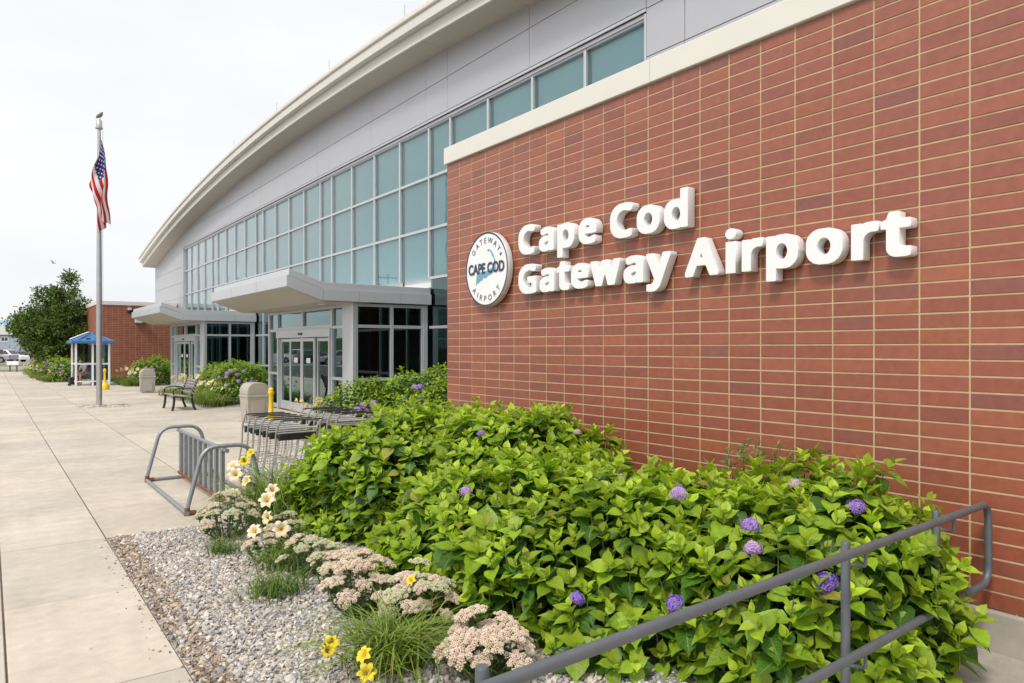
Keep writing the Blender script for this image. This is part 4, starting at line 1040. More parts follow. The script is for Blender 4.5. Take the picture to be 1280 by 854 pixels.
def bush(name, label, c, rad, others=(), dmin=.09, L=.105, heads=(), seed=0, group=None, lite=False, zmin=.10, bright=1., xmax=4.86, pairs=4, cat='shrub', tones=None, twigs=16, inner=2):
    g = np.random.default_rng(seed)
    cx, cy = c; rx, ry, h = rad
    t = thing(name, label, cat, (cx, cy, 0), 0, group)
    Ps, As, Ds = [], [], []
    for layer in range(1 + inner):
        sc = (1., .84, .68)[layer]; dm = dmin * (1., 1.15, 1.6)[layer]
        N = int(9000 if layer == 0 else 5000)
        d = g.normal(0, 1, (N, 3)); d[:, 2] = np.abs(d[:, 2]); d = norm(d)
        rr = 1. / (np.abs(d[:, 0] / rx) ** PW + np.abs(d[:, 1] / ry) ** PW + np.abs(d[:, 2] / h) ** PW) ** (1 / PW)
        nz_ = np.array([mnoise.noise((q[0] * 2.3 + seed, q[1] * 2.3, q[2] * 2.3)) for q in d])
        rr = rr * sc * (1 + .20 * nz_) * (1 + g.normal(0, .025, N))
        p = d * rr[:, None]
        nrm = norm(np.sign(p) * np.abs(p / np.array((rx, ry, h))) ** (PW - 1) / np.array((rx, ry, h)))
        ok = (p[:, 2] > zmin) & (p[:, 0] + cx < xmax)
        for (ox, oy, orx, ory, oh) in others:
            q = (np.abs((p[:, 0] + cx - ox) / (orx * .93)) ** PW + np.abs((p[:, 1] + cy - oy) / (ory * .93)) ** PW + np.abs(p[:, 2] / (oh * .93)) ** PW)
            ok &= q > 1
        cells = {}
        for i in np.nonzero(ok)[0]:
            k = tuple((p[i] // dm).astype(int)); bad = False
            for a in (-1, 0, 1):
                for b_ in (-1, 0, 1):
                    for e in (-1, 0, 1):
                        for q in cells.get((k[0] + a, k[1] + b_, k[2] + e), ()):
                            if np.sum((p[q] - p[i]) ** 2) < dm * dm: bad = True; break
                        if bad: break
                    if bad: break
                if bad: break
            if not bad:
                cells.setdefault(k, []).append(i); Ps.append(p[i]); As.append(nrm[i]); Ds.append(layer)
    P = np.array(Ps) + np.array((cx, cy, 0)); A = np.array(As); D = np.array(Ds)
    N = len(P)
    ax = norm(A * .62 + np.array((0, 0, .85)) + g.normal(0, .26, (N, 3)))
    u = norm(np.cross(ax, np.array((.3, .5, .1)))); w = np.cross(ax, u)
    az0 = g.uniform(0, 6.283, N); vig = g.uniform(.75, 1.15, N); lift = g.normal(0, .036, N) * (L / .14)
    tone = g.normal(1, .15, N)
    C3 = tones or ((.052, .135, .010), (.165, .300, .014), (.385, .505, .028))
    LP, LL, LN, LS_, LC = [], [], [], [], []
    for k in range(pairs):
        f = k / (pairs - 1)
        th = R(94 - 64 * f ** 1.2); ln = L * (1.08, 1.0, .80, .50)[min(3, int(round(f * 3)))]
        off = (-.11 + .11 * f) * L / .14
        for sgn in (0, 1):
            a = az0 + k * math.pi / 2 + sgn * math.pi + g.normal(0, .22, N)
            rad_ = u * np.cos(a)[:, None] + w * np.sin(a)[:, None]
            tt = th + g.normal(0, .18, N)
            l = ax * np.cos(tt)[:, None] + rad_ * np.sin(tt)[:, None]
            l[:, 2] -= .12 * (1 - f)
            n_ = ax * np.sin(tt)[:, None] - rad_ * np.cos(tt)[:, None] + g.normal(0, .15, (N, 3)) + np.array((0, 0, .3))
            LP.append(P + ax * (off + lift)[:, None] + rad_ * .008); LL.append(l); LN.append(n_)
            LS_.append(ln * vig * g.uniform(.72, 1.18, N))
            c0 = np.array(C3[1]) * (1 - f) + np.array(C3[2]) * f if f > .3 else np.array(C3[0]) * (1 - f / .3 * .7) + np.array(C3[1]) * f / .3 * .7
            cc = c0[None] * (tone * g.uniform(.82, 1.18, N))[:, None] * bright
            old = g.uniform(0, 1, N) < .012
            cc[old] = np.array((.35, .33, .06))
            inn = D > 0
            cc[inn] = np.array(C3[0]) * g.uniform(.8, 1.15, (int(inn.sum()), 1))     # inner leaves all dark green: the bush's inner shade put into their colour
            LC.append(cc)
    LP, LL, LN, LS_, LC = map(np.concatenate, (LP, LL, LN, LS_, LC))
    keep = LP[:, 2] > .03
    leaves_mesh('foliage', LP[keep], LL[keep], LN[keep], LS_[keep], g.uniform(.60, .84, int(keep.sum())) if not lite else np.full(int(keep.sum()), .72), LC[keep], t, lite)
    if twigs:
        b = MB(); idx = g.choice(N, min(N, twigs * 4), replace=False)
        for i in idx:
            q = P[i]; r0 = Vector((cx + (q[0] - cx) * .25 + g.normal(0, .05), cy + (q[1] - cy) * .25, 0)); e = Vector(q) - Vector(ax[i]) * .02
            m = (r0 + e) / 2 + Vector((0, 0, .10)) + Vector((q[0] - cx, q[1] - cy, 0)) * .12
            b.tube([r0, m, e], [.007, .005, .0025], 5)
        for i in np.nonzero(D == 0)[0]:   # green shoots that carry the leaf pairs
            p0 = Vector(P[i]) + Vector(ax[i]) * .02; dn = Vector(ax[i]) * -.16 + Vector((g.normal(0, .02), g.normal(0, .02), -.05))
            b.tube([p0 + dn, p0 + dn * .5, p0], [.0042, .0035, .002], 5, 1)
        wparent(b.build('stems', ['twig', 'stem'], smooth=True), t)
    for (p, kind, s) in heads:
        v = Vector((p[0] - cx, p[1] - cy, p[2] * .6)).normalized()
        add_head(t, (p[0] - v.x * .012, p[1] - v.y * .012, p[2] - .01), kind, s * (.80 if not lite else .85), (-.5 * v.y, .5 * v.x))
    return t
NEAR = [(4.05, 2.42, .94, .72, 1.04), (3.62, 3.50, 1.04, .85, .95), (3.35, 4.50, .95, .85, .96), (3.98, 5.25, .95, .98, 1.24), (3.72, 6.55, 1.12, .92, 1.18), (3.36, 7.02, .86, .80, .90)]
NLAB = ['leafy green hydrangea at the right end of the bed, rising behind the handrail', 'leafy green hydrangea in the middle of the bed with purple heads near the ground',
        'green hydrangea bulging forward over the pebbles behind the pale stonecrops', 'tallest green hydrangea against the brick wall below the lettering',
        'wide green hydrangea in front of the left corner of the brick wall', 'lowest green hydrangea at the left end of the bed beside the luggage carts']
NH = [[((3.36, 2.88, .97), 1, 1.), ((3.30, 2.33, .89), 0, 1.), ((3.24, 2.27, .79), 1, .95), ((3.94, 2.08, .95), 0, 1.), ((3.42, 1.96, .66), 3, 1.1), ((3.0, 2.6, .46), 3, .95), ((3.78, 2.36, 1.06), 2, .7)],
      [((2.70, 3.05, .42), 3, .8), ((3.50, 3.52, .95), 2, .8), ((3.28, 3.05, .62), 2, .6)],
      [((2.72, 4.26, .83), 1, .85)], [((3.38, 5.05, 1.12), 0, .7), ((4.0, 4.5, 1.14), 2, .6)], [], []]
for i, (a, lab, hd) in enumerate(zip(NEAR, NLAB, NH)):
    bush('hydrangea_bush', lab, a[:2], a[2:], [q for k, q in enumerate(NEAR) if k != i], dmin=.112, L=.150 if i < 3 else .140, heads=hd, seed=20 + i, group='green hydrangeas in the pebble bed', twigs=14)
# bushes further along the front
def rand_heads(g, c, r, n, kinds, front=(-1, -.4)):
    out = []
    for _ in range(n):
        a = g.uniform(-2.6, -.3) ; z = g.uniform(.25, .85)
        # on the side seen from the walk (towards -X and -Y)
        d = np.array((math.cos(a + math.pi / 2 + 2.2) if False else -abs(math.cos(a)) * g.uniform(.2, 1), -abs(math.sin(a)), z)); d /= np.linalg.norm(d)
        rr = 1 / (abs(d[0] / r[0]) ** PW + abs(d[1] / r[1]) ** PW + abs(d[2] / r[2]) ** PW) ** (1 / PW)
        out.append(((c[0] + d[0] * rr, c[1] + d[1] * rr, d[2] * rr), int(g.choice(kinds)), g.uniform(1.1, 1.7)))
    return out
FAR = [('hydrangea with lilac heads beside the near entrance column', (6.35, 13.7), (.95, .9, 1.12), 10, (0, 1, 1, 3)),
       ('tall hydrangea below the dark side windows of the near entrance', (7.4, 12.9), (1.2, 1.0, 1.36), 10, (1, 0, 2)),
       ('hydrangea half hidden by the left corner of the brick wall', (6.9, 11.2), (1.2, 1.0, 1.15), 4, (1, 2)),
       ('broad hydrangea with lilac heads behind the grey litter bin', (7.0, 25.2), (1.0, 1.5, 1.30), 9, (0, 1, 0, 2)),
       ('hydrangea below the dark side window of the far entrance', (7.3, 28.3), (1.0, 1.4, 1.25), 7, (1, 2, 0)),
       ('hydrangea with faded pink heads left of the far entrance', (6.6, 39.6), (1.0, 1.2, 1.25), 9, (2, 1, 2, 3)),
       ('rounded hydrangea against the far brick wall', (7.6, 43.5), (1.0, 1.2, 1.2), 4, (2, 1)),
       ('bright green bush beside the blue-roofed shelter', (3.55, 46.3), (.85, 1.1, 1.2), 5, (2, 1)),
       ('green bush under the dark tree with pale heads', (3.2, 49.2), (.85, 1.3, 1.25), 6, (2, 1, 3)),
       ('green bush at the far end of the left bed under the tree', (3.1, 53.0), (.9, 1.5, 1.3), 4, (2,)),
       ('farthest green bush in the left bed', (3.0, 57.5), (.8, 2.0, 1.2), 3, (2,))]
for i, (lab, c, r, nh, kinds) in enumerate(FAR):
    g = np.random.default_rng(100 + i)
    bush('hydrangea_bush', lab, c, r, dmin=.115 if i < 5 else .17, L=.13 if i < 5 else .17, heads=rand_heads(g, c, r, nh + 6, kinds), seed=50 + i, group='hydrangeas along the terminal front', lite=True, xmax=9.1 if i < 7 else 4.85, pairs=3, twigs=0, inner=1, bright=.92)

# ---- grassy clumps and day lilies
def blades(name, P, Rr, H, W, az, k, col, parent=None, nseg=6):
    N = len(P); T = np.linspace(0, 1, nseg + 1)
    rr = Rr[:, None] * T[None] ** 1.35; z = H[:, None] * T[None] * (2.1 - k[:, None] * T[None])
    dirx, diry = np.cos(az)[:, None], np.sin(az)[:, None]
    cx = P[:, 0:1] + rr * dirx; cy = P[:, 1:2] + rr * diry; cz = np.maximum(P[:, 2:3] + z, .004)
    w = W[:, None] * (1 - T[None] ** 2.2) * .5 + .0004
    px, py = -diry, dirx
    Lv = np.stack([cx - px * w, cy - py * w, cz + w * .45], -1); Rv = np.stack([cx + px * w, cy + py * w, cz + w * .45], -1)
    Mv = np.stack([cx, cy, cz], -1)
    V = np.stack([Lv, Mv, Rv], 2).reshape(N, -1, 3)
    f = []
    for i in range(nseg):
        for s in (0, 1): f.append((3 * i + s, 3 * i + s + 1, 3 * i + s + 4, 3 * i + s + 3))
    f = np.array(f); nv = 3 * (nseg + 1)
    Fq = (f[None] + (np.arange(N) * nv)[:, None, None]).reshape(-1, 4)
    grad = np.repeat(T, 3)[None, :, None]
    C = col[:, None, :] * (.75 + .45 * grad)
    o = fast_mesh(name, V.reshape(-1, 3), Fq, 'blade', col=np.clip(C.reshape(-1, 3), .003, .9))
    if parent is not None: wparent(o, parent)
    return o
def clump(c, n, R0, H, W, parent, seed, c1=(.10, .19, .025), c2=(.20, .30, .05), base=.08, dry=.06):
    g = np.random.default_rng(seed)
    P = np.c_[c[0] + g.normal(0, base, n), c[1] + g.normal(0, base, n), np.zeros(n)]
    az = g.uniform(0, 6.283, n); t = g.uniform(0, 1, (n, 1))
    col = np.array(c1) * (1 - t) + np.array(c2) * t
    d = g.uniform(0, 1, n) < dry; col[d] = (.36, .29, .11)
    return blades('leaves', P, R0 * g.uniform(.35, 1.15, n), H * g.uniform(.6, 1.1, n), W * g.uniform(.7, 1.2, n), az, g.uniform(1.05, 1.75, n), col, parent)
def lily_mesh(name, throat, pale, seed):
    g = np.random.default_rng(seed); V, Fc, Cc = [], [], []
    for k in range(6):
        a = k * math.pi / 3 + g.normal(0, .06); wd = .020 if k % 2 else .027
        e = np.array((math.cos(a), math.sin(a), 0)); f = np.array((-math.sin(a), math.cos(a), 0)); k0 = len(V)
        for t in (0, .25, .5, .75, .92, 1.0):
            r = .006 + .062 * t ** 1.15; z = .052 * math.sin(min(1, t * 1.25) * 1.57) - .030 * max(0, t - .6) * 2.2
            w = wd * math.sin(math.pi * (.12 + .80 * t)) if t < 1 else .002
            for s in (-1, 0, 1):
                V.append(e * r + f * w * s + np.array((0, 0, z - abs(s) * .004 * (1 if t < .6 else -1) + g.normal(0, .0012))))
                q = min(1, t * 1.6); Cc.append(np.array(throat) * (1 - q) + np.array(pale) * q)
        for i in range(5):
            for s in (0, 1): Fc.append((k0 + 3 * i + s, k0 + 3 * i + s + 1, k0 + 3 * i + s + 4, k0 + 3 * i + s + 3))
    return fast_mesh(name, np.array(V), np.array(Fc), 'petal', col=np.array(Cc))
LILY = [lily_mesh('flower', (.78, .55, .05), (.84, .76, .62), 1), lily_mesh('flower', (.75, .55, .02), (.82, .66, .06), 2), lily_mesh('flower', (.80, .62, .15), (.82, .72, .46), 3)]
lily_used = set()
CAMV = Vector((-.52, -.80, .30))
def add_lily(parent, p, kind, s=1., face=None):
    o = LILY[kind]
    if kind in lily_used: o = o.copy(); COL.objects.link(o)
    else: lily_used.add(kind)
    wparent(o, parent); o.location = p; o.scale = (s,) * 3
    d = (face or (CAMV + Vector((rnd.uniform(-.6, .6), rnd.uniform(-.5, .5), rnd.uniform(-.1, .7))))).normalized()
    o.rotation_euler = d.to_track_quat('Z', 'Y').to_euler()
def daylily(label, c, n, R0, H, W, flowers, seed, c1=(.10, .19, .025), c2=(.20, .30, .05), group='day lilies along the pebble bed', base=.08):
    t = thing('daylily_plant', label, 'flower', (c[0], c[1], 0), 0, group)
    clump(c, n, R0, H, W, t, seed, c1, c2, base)
    if flowers:
        b = MB()
        for (p, kind, s) in flowers:
            q = Vector(p); r0 = Vector((c[0] + rnd.gauss(0, .05), c[1] + rnd.gauss(0, .05), 0))
            b.tube([r0, (r0 + q) / 2 + Vector(((r0.x - q.x) * .2, (r0.y - q.y) * .2, .10)), q], [.004, .0035, .003], 5)
            for _ in range(2):   # buds
                e = q + Vector((rnd.uniform(-.04, .04), rnd.uniform(-.04, .04), rnd.uniform(-.01, .05))); b.tube([q + Vector((0, 0, -.04)), e, e + (e - q) * .5], [.003, .007, .002], 5)
        wparent(b.build('flower_stems', 'stem', smooth=True), t)
        for (p, kind, s) in flowers: add_lily(t, p, kind, s)
    return t
daylily('low yellow-flowered day lily clump at the front edge of the pebbles', (1.88, 3.72), 420, .56, .32, .0095,
        [((1.50, 3.70, .23), 1, .72), ((1.47, 3.66, .22), 1, .6), ((1.58, 3.42, .24), 1, .72), ((1.56, 3.38, .17), 1, .8), ((2.05, 3.80, .44), 1, .5)], 1, (.12, .21, .02), (.26, .36, .05), base=.10)
daylily('tall pale-flowered day lily clump between the bicycle rack and the green bush', (2.48, 7.50), 460, .58, .60, .011,
        [((2.05, 7.62, .60), 0, 1.1), ((2.02, 7.45, .55), 0, 1.15), ((2.15, 7.6, .66), 1, .9), ((2.1, 7.3, .50), 2, 1.), ((2.25, 7.7, .72), 1, .8), ((1.95, 7.25, .40), 2, .9)], 2, (.15, .25, .028), (.29, .39, .06), base=.16)
daylily('small pale-flowered day lily among the pale stonecrops', (2.22, 6.35), 90, .36, .26, .009,
        [((2.02, 6.45, .46), 0, 1.15), ((1.98, 6.25, .36), 2, 1.), ((1.98, 5.95, .32), 0, 1.15), ((1.80, 6.05, .30), 0, 1.), ((2.12, 6.6, .52), 0, 1.)], 3)
t = thing('grass_tuft', 'single low green grass tuft growing out of the pebbles', 'grass', (1.72, 5.30, 0)); clump((1.72, 5.30), 240, .24, .17, .0075, t, 4, (.08, .16, .02), (.17, .27, .04), .09)
t = thing('grass_tuft', 'loose green grass tuft in front of the greenish stonecrop at the bed corner', 'grass', (1.70, 6.62, 0)); clump((1.70, 6.62), 110, .20, .17, .007, t, 5, (.08, .16, .02), (.17, .27, .04), .07)
t = thing('grass_tuft', 'strappy green tuft between the cream stonecrop and the small day lily', 'grass', (1.98, 5.86, 0)); clump((1.98, 5.86), 150, .30, .26, .009, t, 6, (.11, .20, .025), (.23, .33, .05), .09)
t = thing('feathery_weed', 'wispy green weed poking up between bush and brick wall', 'weed', (4.66, 3.05, 0))
b = MB(); g = np.random.default_rng(9); LPs = []
for k in range(16):
    p = Vector((4.66 + g.normal(0, .06), 3.05 + g.normal(0, .18), .6)); e = p + Vector((g.normal(0, .12), g.normal(0, .14), g.uniform(.40, .56)))
    b.tube([p - Vector((0, 0, .6)), p, e], [.004, .003, .0015], 5)
    for _ in range(26):
        q = p.lerp(e, g.uniform(.2, 1)); LPs.append(np.array(q))
wparent(b.build('stems', 'stem'), t)
LPs = np.array(LPs); N = len(LPs)
leaves_mesh('foliage', LPs, g.normal(0, 1, (N, 3)) + np.array((0, 0, .6)), g.normal(0, 1, (N, 3)), g.uniform(.04, .08, N), np.full(N, .3), np.array((.20, .27, .08)) * g.uniform(.7, 1.2, (N, 1)), t, True)

# ---- stonecrops with flat pinkish flower heads
def umbel_mesh(name, seed, c1, c2):
    g = np.random.default_rng(seed); bm = bmesh.new(); bmesh.ops.create_icosphere(bm, subdivisions=1, radius=1.); bm.verts.ensure_lookup_table()
    tv = np.array([v.co[:] for v in bm.verts]); tf = np.array([[v.index for v in f.verts] for f in bm.faces]); bm.free()
    P, T = [], []
    nb = 15
    for k in range(nb):
        r = math.sqrt((k + .5) / nb); a = k * 2.39996 + g.normal(0, .2)
        c = np.array((.050 * r * math.cos(a), .050 * r * math.sin(a), .020 * (1 - r * r) + g.normal(0, .004)))
        br = g.uniform(.011, .017); tn = g.uniform(.25, .75)
        for q in range(17):
            z = 1 - .95 * (q + .5) / 17; w = math.sqrt(1 - z * z); b_ = q * 2.39996 + k
            P.append(c + np.array((w * math.cos(b_), w * math.sin(b_), z * .8)) * br * g.uniform(.85, 1.1)); T.append(tn + .25 * z + g.normal(0, .12))
    P = np.array(P); N = len(P)
    s = g.uniform(.0032, .0052, N); M = np.einsum('n,ij->nij', s, np.eye(3))
    V, Fq = instance_arrays(tv, tf, M, P); t = np.clip(np.array(T), 0, 1)[:, None]
    C = np.array(c1) * (1 - t) + np.array(c2) * t
    o = fast_mesh(name, V, Fq, 'petal', col=np.repeat(C, len(tv), 0), smooth=False)
    return o
UMB = [umbel_mesh('flower_head', 1, (.64, .49, .36), (.79, .69, .53)), umbel_mesh('flower_head', 2, (.68, .50, .39), (.82, .71, .57)), umbel_mesh('flower_head', 3, (.50, .53, .30), (.72, .69, .47))]
umb_used = set()
def stonecrop(label, c, r, h, n, kinds, seed, s=1.):
    g = np.random.default_rng(seed); t = thing('stonecrop_plant', label, 'flower', (c[0], c[1], 0), 0, 'pale stonecrops in the pebble bed')
    b = MB(); LP, LL, LN, LZ, LC = [], [], [], [], []
    for k in range(n):
        q = math.sqrt((k + .5) / n); a = k * 2.39996 + g.normal(0, .15)
        x, y = c[0] + r * q * math.cos(a), c[1] + r * q * math.sin(a)
        z = h * (1 - .50 * q ** 2.2) + g.normal(0, .028)
        kd = int(g.choice(kinds)); o = UMB[kd]
        if kd in umb_used: o = o.copy(); COL.objects.link(o)
        else: umb_used.add(kd)
        wparent(o, t); o.location = (x, y, z); tl = .55 * q; o.rotation_euler = (-tl * math.sin(a) + g.normal(0, .08), tl * math.cos(a) + g.normal(0, .08), 0)
        sc = s * g.uniform(.95, 1.5); o.scale = (sc, sc, sc)
        p0 = Vector((c[0] + (x - c[0]) * .3, c[1] + (y - c[1]) * .3, 0)); p1 = Vector((x, y, z + .005)); md = (p0 + p1) / 2 + Vector((x - c[0], y - c[1], 0)) * .18
        b.tube([p0, md, p1], [.006, .005, .004], 5)
        for j in range(6):
            bq = tuple(p1 + Vector((g.normal(0, .025), g.normal(0, .025), -.002))); b.tube([p1 - Vector((0, 0, .03)), bq], .0018, 4)
        for j in range(12):
            f = g.uniform(.15, .92); p = p0.lerp(md, f * 2) if f < .5 else md.lerp(p1, f * 2 - 1)
            az = g.uniform(0, 6.28); LP.append(tuple(p)); LL.append((math.cos(az), math.sin(az), g.uniform(.1, .8))); LN.append((0, 0, 1)); LZ.append(g.uniform(.035, .065)); LC.append(np.array((.085, .16, .05)) * g.uniform(.7, 1.3))
    wparent(b.build('stems', 'stem', smooth=True), t)
    leaves_mesh('foliage', np.array(LP), np.array(LL), np.array(LN) + g.normal(0, .25, (len(LP), 3)), np.array(LZ), np.full(len(LP), .62), np.array(LC), t, mat='leaf')
    return t
stonecrop('pinkish stonecrop with stacked flower heads above the grass tuft clump', (2.04, 4.55), .25, .40, 22, (0, 0, 1), 1)
stonecrop('pale greenish-pink stonecrop sprawling behind the yellow day lilies', (2.22, 4.05), .27, .36, 26, (0, 2, 1), 2, .95)
stonecrop('pink stonecrop nearest the camera beside the end of the handrail', (2.22, 3.25), .25, .34, 26, (1, 1, 0), 3)
stonecrop('small pale stonecrop between grass tuft and green bush', (2.05, 5.10), .15, .36, 9, (0, 2), 4, .9)
stonecrop('cream stonecrop behind the single grass tuft', (2.06, 5.58), .21, .34, 12, (2, 0, 2), 5, .9)
stonecrop('greenish stonecrop at the far corner of the bed by the bicycle rack', (1.84, 7.10), .30, .40, 22, (2, 2, 0), 6, .85)
stonecrop('pinkish stonecrop tucked under the pale day lilies', (2.16, 6.42), .17, .32, 8, (0, 2), 7, .85)
stonecrop('creamy stonecrop with one loose head beside the small day lily', (1.90, 6.15), .16, .27, 7, (0, 2), 8, .9)
# ---- far clumps along the terminal front: copies of one grassy lily plant
def far_clump(nf, seed, h=.36):
    t = thing('daylily_plant', 'x', 'flower', (0, 0, 0), 0, 'day lily clumps along the terminal front')
    clump((0, 0), 150, .5, h, .024, t, seed, (.14, .23, .028), (.26, .34, .06), .16, .08)
    g = np.random.default_rng(seed)
    for k in range(nf):
        a = g.uniform(0, 6.28); r = g.uniform(.05, .4); add_lily(t, (r * math.cos(a), r * math.sin(a), g.uniform(.42, .75)), int(g.choice((0, 2, 0, 2))), 1.1)
    return t
FC = [far_clump(0, 31, .34), far_clump(7, 32), far_clump(11, 33)]
spots = [(5.55, 14.9, 2, 'pale day lilies in front of the near entrance doors'), (5.45, 14.0, 0, 'grassy clump behind the right row of carts'), (5.9, 15.4, 1, 'day lilies beside the near entrance column'),
         (5.75, 23.6, 0, 'grassy clump behind the bench back'), (5.8, 24.6, 1, 'day lily clump right of the bench'), (5.75, 25.6, 0, 'grassy clump at the bed edge right of the bench'), (6.1, 24.0, 1, 'day lilies against the broad hydrangea'),
         (5.8, 27.2, 2, 'cream day lilies behind the bench'), (5.8, 28.4, 0, 'grassy clump left of the bench'), (5.9, 29.6, 2, 'cream day lilies before the far entrance'), (6.2, 26.4, 2, 'day lilies mixed with lilac heads'), (5.7, 30.3, 0, 'low grass before the far entrance doors'),
         (5.6, 38.4, 2, 'day lilies behind the farther litter bin'), (5.6, 39.6, 0, 'grassy clump behind the farther litter bin'), (5.6, 41.0, 0, 'grassy clump along the far brick wall bed'), (5.7, 42.5, 1, 'day lilies by the far brick wall'), (5.6, 44.5, 0, 'grassy clump by the shelter'),
         (2.75, 46.0, 1, 'day lilies at the near end of the left bed'), (2.65, 47.4, 0, 'grassy clump at the near end of the left bed'), (2.6, 48.9, 2, 'pale day lilies in the left bed'), (2.55, 50.5, 0, 'grassy clump along the left bed edge'), (2.5, 52.2, 2, 'pale day lilies under the dark tree'),
         (2.45, 54., 0, 'grassy clump under the dark tree'), (2.45, 56., 1, 'day lilies beyond the dark tree'), (2.4, 58.5, 2, 'pale day lilies near the far end of the left bed'), (2.4, 61.5, 0, 'grassy clump near the far end of the left bed'), (2.5, 64.5, 1, 'farthest day lilies by the small sign board')]
seen = set()
for x, y, k, lab in spots:
    if k in seen: o = copy_tree(FC[k])
    else: o = FC[k]; seen.add(k)
    o['label'] = lab; o.location = (x, y, 0); o.rotation_euler = (0, 0, rnd.uniform(0, 6)); o.scale = (rnd.uniform(.9, 1.2),) * 3

# ---- the tree
def tree(label, base, lobes, n_cl, trunk_h, trunk_r, seed, leaf=.16, cols=((.048, .095, .016), (.14, .21, .036))):
    g = np.random.default_rng(seed); t = thing('tree', label, 'tree', base)
    e = np.array((.8054, -.5927, 0)); f = np.array((.5927, .8054, 0)); B0 = np.array(base)
    b = MB(); top = B0 + np.array((0, 0, trunk_h))
    b.tube([tuple(B0 - (0, 0, .1)), tuple(B0 + (0.02, 0, trunk_h * .5)), tuple(top), tuple(top + (.1, 0, 2.0)), tuple(top + (.2, -.1, 3.6))], [trunk_r * 1.25, trunk_r, trunk_r * .8, trunk_r * .5, .03], 10)
    C, Q = [], []
    wts = np.array([l[3] ** 2 for l in lobes]); wts /= wts.sum()
    for _ in range(n_cl):
        lb = lobes[g.choice(len(lobes), p=wts)]; d = norm(g.normal(0, 1, 3)); rr = g.uniform(.35, 1.0) ** .55
        p = B0 + e * (lb[0] + d[0] * lb[3] * rr) + f * (lb[1] + d[1] * lb[3] * rr) + np.array((0, 0, lb[2] + d[2] * lb[4] * rr))
        C.append(p); Q.append(g.uniform(.7, 1.25))
    C = np.array(C)
    for p in C[::3]:
        r0 = top + np.array((0, 0, max(0, (p[2] - top[2]) * .45))); m = (r0 + p) / 2 + np.array((0, 0, .12)); b.tube([tuple(r0), tuple(m), tuple(p)], [.05, .028, .008], 5)
    wparent(b.build('trunk', 'bark', smooth=True), t)
    k = 56; N = n_cl * k
    off = g.normal(0, 1, (N, 3)); off = norm(off) * (g.uniform(0, 1, (N, 1)) ** .5) * np.repeat(np.array(Q), k)[:, None] * np.array((.42, .42, .30))
    P = np.repeat(C, k, 0) + off
    Ld = off + g.normal(0, .22, (N, 3)) + np.array((0, 0, -.08)); Nd = g.normal(0, .6, (N, 3)) + np.array((0, 0, 1))
    tt = np.clip(np.repeat(g.uniform(0, 1, n_cl), k) * .6 + g.uniform(0, .5, N), 0, 1)[:, None]
    leaves_mesh('crown', P, Ld, Nd, leaf * g.uniform(.7, 1.3, N), np.full(N, .6), np.array(cols[0]) * (1 - tt) + np.array(cols[1]) * tt, t, True, 'fol')
    return t
tree('dense dark green broadleaf tree left of the flagpole', (3.3, 52., 0), [(-.1, 0, 3.1, 2.0, 1.8), (.75, 0, 4.4, 1.05, 1.3), (.75, .2, 5.6, .55, 1.0), (-1.45, 0, 3.0, 1.1, 1.0), (1.45, .1, 3.4, .95, 1.3), (-.6, .2, 4.4, .9, 1.0), (.1, -.4, 1.9, 1.5, .8), (-.3, 0, 5.2, .6, .7), (.8, .2, 6.1, .3, .5), (-1.95, 0, 3.3, .75, .8), (1.2, 0, 2.3, 1.1, 1.0)], 410, 1.5, .12, 5)

